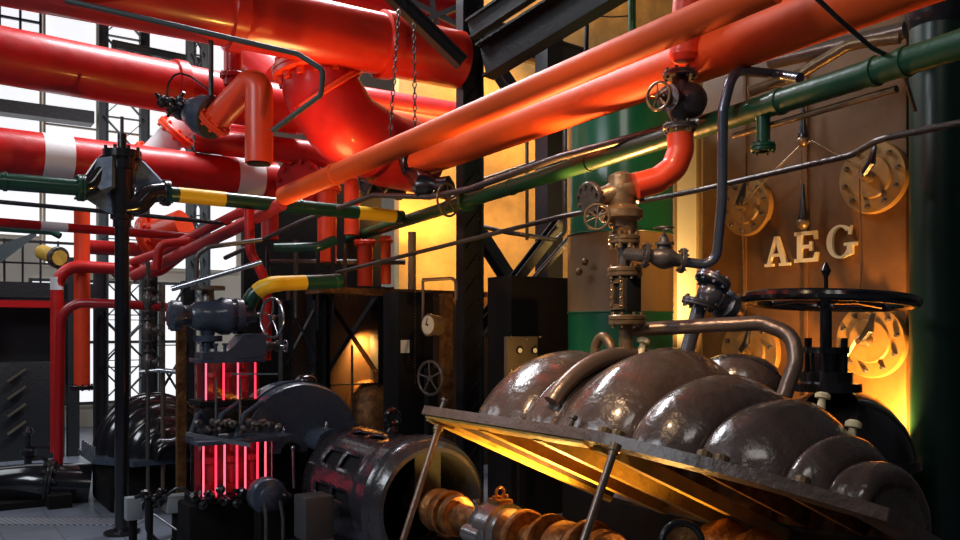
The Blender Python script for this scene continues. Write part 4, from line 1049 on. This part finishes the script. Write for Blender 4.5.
# ================================================================ CENTRE CLUTTER
# valves behind rail (370-400, 180)
t = thing('black_valve', P(384, 185, 8.2), 'black valve with round handwheel behind the dipping handrail', 'valve')
valve(t, P(384, 186, 8.3), U, V3((-.2, -1, 0)), .10, .34, 'black', 'iron', .15, .3)
for (x, y, d, lb) in ((148, 300, 7.6, 'dark valve with small wheel right of the black pole, topmost'), (148, 330, 7.6, 'dark valve in the riser right of the black pole, middle one'), (148, 362, 7.6, 'dark valve right of the black pole, lowest one')):
    t = thing('riser_valve', P(x, y, d), lb, 'valve', None)
    valve(t, P(x, y, d), Z, V3((1, -.5, 0)), .045, .2, 'iron', 'iron', .05, .15, bolts=6)
pipe('thin dark riser pipe right of the black pole joining three valves', [P(148, 262, 7.6), at_floor(P(148, 292, 7.6))], .018, 'iron', 'thin_pipe')
pipe('brown upright tube beside the dark riser valves', [P(163, 285, 7.7), at_floor(P(163, 430, 7.7))], .02, 'browntube', 'thin_pipe')
pipe('thin dark tube with a bend above the rear ribbed casing', [P(140, 372, 7.6), P(160, 370, 7.6), P(178, 372, 7.6)], .022, 'steel', 'thin_pipe')
pipe('thin silver hoop tube at the right of the rear ribbed casing', [P(182, 385, 7.2), P(182, 430, 7.2), P(176, 440, 7.2), P(160, 440, 7.2)], .011, 'steel', 'thin_pipe', bend=.08)
t = thing('riser_valve', P(278, 345, 7.4), 'small valve with steel wheel between the governor cover and the dark frame', 'valve')
valve(t, P(268, 346, 7.4), U, U, .04, .16, 'iron', 'steel', .05, .16, bolts=6)
pipe('thin dark upright tube left of the small red drum', [P(345, 244, 8.9), P(345, 300, 8.9)], .022, 'iron', 'thin_pipe')
pipe('dark upright tube below the left part of the handrail', [P(296, 240, 8.5), P(296, 318, 8.5)], .022, 'iron', 'thin_pipe')
for x, d, lb in ((268, 8.4, 'thin black drop tube just left of the green pipe stub under the handrail'), (318, 8.6, 'thin black drop tube crossing the red upright below the big elbow'), (333, 8.7, 'thin black drop tube meeting the left end of the long green pipe')):
    pipe(lb, [P(x, 246, d), P(x, 330, d)], .02, 'black', 'thin_pipe')
pipe('dark valve-fed tube running level behind the amber walkway', [P(270, 262, 9.0), P(405, 262, 9.3)], .03, 'iron', 'thin_pipe')
pipe('tan upright tube behind the green pipe near the column', [P(412, 232, 9.4), P(412, 290, 9.4)], .045, 'tan', 'thin_pipe')
pipe('thin steel tube standing in front of the cross-braced frame', [P(352, 345, 8.3), at_floor(P(352, 440, 8.3))], .013, 'brass', 'thin_pipe')
# platform shelf below (y~290)
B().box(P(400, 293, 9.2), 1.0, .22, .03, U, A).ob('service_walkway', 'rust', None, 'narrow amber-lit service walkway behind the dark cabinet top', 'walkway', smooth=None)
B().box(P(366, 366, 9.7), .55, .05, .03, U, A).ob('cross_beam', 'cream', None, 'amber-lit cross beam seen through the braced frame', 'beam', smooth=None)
# amber vessels seen through frame
q = P(372, 392, 9.5)
t = thing('rear_vessel', at_floor(q), 'amber-lit vessel behind the cross-braced frame', 'tank')
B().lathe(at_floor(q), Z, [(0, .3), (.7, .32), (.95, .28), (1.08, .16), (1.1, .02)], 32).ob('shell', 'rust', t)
# dark cabinet with label, gauge
cq = P(416, 330, 8.0)
t = thing('dark_cabinet', at_floor(cq)-A*.1, 'tall dark cabinet with a small white label', 'cabinet')
zt = P(408, 292, 8.0).z
B().box(at_floor(cq)+Z*zt/2-A*.15, .19, .15, zt/2, U, A, bev=.008).ob('body', 'dark', t)
B().box(P(405, 346.5, 7.93), .045, .004, .06, U, A).ob('label_plate', 'paper', t, 'white label', smooth=None)
b = B()
for k in range(40): b.ball(P(415, 330, 7.94)+Z*(-.5+.025*k)+A*.0, .006, 6)
b.ob('rivet_row', 'brass', t)
t = thing('pressure_gauge', P(432, 325, 7.4), 'round brass pressure gauge on a bracket before the dark cabinet', 'gauge')
gn = V3((-.85, -.75, .05)).normalized(); q = P(430, 325, 7.4)
B().lathe(q, gn, [(-.12, .05), (-.10, .085), (-.01, .09), (0, .098), (.02, .098), (.022, .085)], 30).ob('case', 'brass', t)
B().lathe(q+gn*.0225, gn, [(0, .082), (.003, .082)], 30).ob('dial', 'dial', t)
b = B(); x_, y_ = basis(gn); b.beam(q+gn*.03-x_*.02, q+gn*.03+y_*.055, .006, .003); b.lathe(q+gn*.026, gn, [(0, .01), (.006, .01)], 10); b.ob('needle', 'black', t)
B().tube([P(422, 280, 7.5), P(456, 278, 7.5), P(456, 300, 7.5)], .016, 8, .05).ob('bracket', 'browntube', t)
B().cyl(P(423, 280, 7.5), P(423, 325, 7.5), .013).ob('hanger', 'browntube', t)
t = thing('cabinet_handwheel', P(430, 378, 7.4), 'dark upright handwheel below the pressure gauge', 'handwheel')
handwheel(t, P(430, 378, 7.4), V3((-.8, -.9, 0)), .145, .012, 'iron', 5, name='wheel')
B().tube([P(430, 378, 7.42), P(431, 378, 7.75)], .02, 10).ob('spindle', 'iron', t)
B().box(at_floor(P(431, 378, 7.8))+Z*.65, .05, .04, .65, U, A).ob('stand', 'dark', t, smooth=None)
# black riveted posts
for (x, lb) in ((446, 'dark brown riveted post just left of the main column'),):
    q = at_floor(P(x, 330, 8.2)); B().box(q+Z*1.0, .05, .05, 1.0, U, A).ob('riveted_post', 'rust', None, lb, 'post', smooth=None)
# black box cabinet & beige panel
q = at_floor(P(534, 330, 7.7)); zt = P(0, 278, 7.7).z; zb_ = P(0, 330, 7.7).z
t = thing('black_cabinet', q, 'large matt black cabinet under the yellow wall opening', 'cabinet')
B().box(q+Z*(zt/2)+U*-.03, .36, .18, zt/2, U, A, bev=.01).ob('body', 'dark', t)
t = thing('instrument_panel', at_floor(P(520, 330, 6.9)), 'beige instrument panel with two round dials behind the casing', 'instrument panel')
q = P(521, 366, 6.9)
B().box(q, .15, .03, .24, U, A, bev=.006).ob('board', 'beige', t)
B().box(at_floor(q)+Z*.55, .03, .02, .55, U, A).ob('stand', 'dark', t, smooth=None)
for x in (519, 534):
    c_ = hit(x, 350.5, q+A*.032, A)
    d_ = B().lathe(c_, A, [(0, .032), (.012, .032), (.014, .026)], 22).ob('gauge', 'black', t)
    B().lathe(c_+A*.0145, A, [(0, .02), (.003, .02)], 18).ob('dial', 'paper', d_)
b = B()
for x, y in ((511, 337), (540, 337), (511, 370), (527, 339)): b.lathe(hit(x, y, q+A*.03, A), A, [(0, .01), (.006, .01)], 8)
b.ob('screws', 'steel', t)

# amber spots for the hall lamps, no fixtures; one added for the casing
def lamp(label, p, aim, watts, size=1.2, col=(1, .55, .15), blend=.6, fixture=True, r=.08):
    d = (aim-p).normalized()
    l = bpy.data.lights.new('amber_spot', 'SPOT'); l.energy = watts; l.color = col; l.spot_size = size; l.spot_blend = blend; l.shadow_soft_size = r
    lo = bpy.data.objects.new('amber_light', l); lo.location = p+d*.10; lo.rotation_euler = d.to_track_quat('-Z', 'Y').to_euler(); C.objects.link(lo)
def area(p, aim, w, h, watts, col):
    l = bpy.data.lights.new('daylight_or_fill', 'AREA'); l.shape = 'RECTANGLE'; l.size = w; l.size_y = h; l.energy = watts; l.color = col
    lo = bpy.data.objects.new('daylight_or_fill', l); lo.location = p; lo.rotation_euler = (aim-p).to_track_quat('-Z', 'Y').to_euler(); C.objects.link(lo)
AM = (1, .50, .12)
# wall_middle floods
lamp('a', P(500, 262, 9.2), P(500, 190, 11.0), 260, 2.4, (1, .47, .09))
lamp('b', P(540, 60, 9.3), P(580, -10, 11.8), 420, 2.6, (1, .47, .09))
lamp('b2', P(420, 250, 9.9), P(420, 100, 11.0), 170, 2.2, (1, .47, .09))
# between tank and housing
lamp('c', P(697, 330, 7.2), P(684, 250, 8.1), 110, 2.2, (1, .6, .18))
# AEG face from below right, and side
lamp('d', F(893, 455, .36), F(880, 372, 0), 420, 2.0, AM)
lamp('d2', F(800, 420, .9), F(790, 250, 0), 95, 1.6, AM)
# under casing
lamp('e', lp(.35, .9, -.55), lp(.25, .6, 0), 220, 2.6, (1, .56, .12))
lamp('e2', lp(1.3, .75, -.5), lp(1.4, .6, 0), 20, 2.6, (1, .5, .12))
# warm from below onto orange pipes
lamp('f', P(560, 300, 6.0), P(600, 90, 4.8), 260, 1.6, (1, .45, .12))
lamp('g', P(330, 250, 7.2), P(340, 60, 6.8), 120, 1.5, (1, .5, .15), r=.3)
lamp('h', P(360, 330, 9.3), P(380, 400, 9.8), 130, 2.4, AM)
lamp('i', V3((-.5, 2.6, 4.4)), lp(.6, .6, .5), 420, .75, (1, .66, .38), .9)  # added warm spot from above to tint the left lobes, no fixture
# light from the left and the roof, then an added fill
area(V3((-5.5, 1.0, 5.6)), V3((-0.6, 5.5, 1.4)), 3.0, 2.0, 190, (.86, .92, 1.0))
l = bpy.data.lights.new('skylight', 'AREA'); l.shape = 'RECTANGLE'; l.size = 3.8; l.size_y = 1.3; l.energy = 640; l.color = (.92, .95, 1.0)
lo = bpy.data.objects.new('skylight', l); C.objects.link(lo); lx = V3((1.5, 2.7, 0)).normalized(); lz = V3((-.18, .35, 1)); lz = (lz-lx*lz.dot(lx)).normalized(); ly = lz.cross(lx)
lo.matrix_world = Matrix.Translation(V3((-1.9, 8.9, 7.2))) @ Matrix((lx, ly, lz)).transposed().to_4x4()
area(V3((-7.5, 8.0, 5.5)), V3((-2, 8.5, 2.0)), 3.5, 2.0, 80, (.9, .95, 1.0))
area(V3((1.0, -1.0, 6.8)), V3((0.8, 5.5, 3.4)), 2.2, 1.2, 45, (1.0, .93, .86))  # added warm fill above and behind the camera, lifts the pipes

w = bpy.data.worlds.new('world'); bpy.context.scene.world = w; w.use_nodes = True
w.node_tree.nodes['Background'].inputs['Color'].default_value = (.5, .6, .75, 1); w.node_tree.nodes['Background'].inputs['Strength'].default_value = .05

cam = bpy.data.cameras.new('camera'); co = bpy.data.objects.new('camera', cam); C.objects.link(co)
co.location = (0, 0, CAMZ); co.rotation_euler = (PI/2, 0, 0)
cam.sensor_width = 36; cam.lens = 36*F_PX/960; cam.shift_y = (HY-270)/960; cam.clip_start = .05; cam.clip_end = 100
sc = bpy.context.scene; sc.camera = co
sc.view_settings.view_transform = 'Standard'; sc.view_settings.look = 'None'; sc.view_settings.exposure = 0; sc.view_settings.gamma = 1; sc.view_settings.use_curve_mapping = False
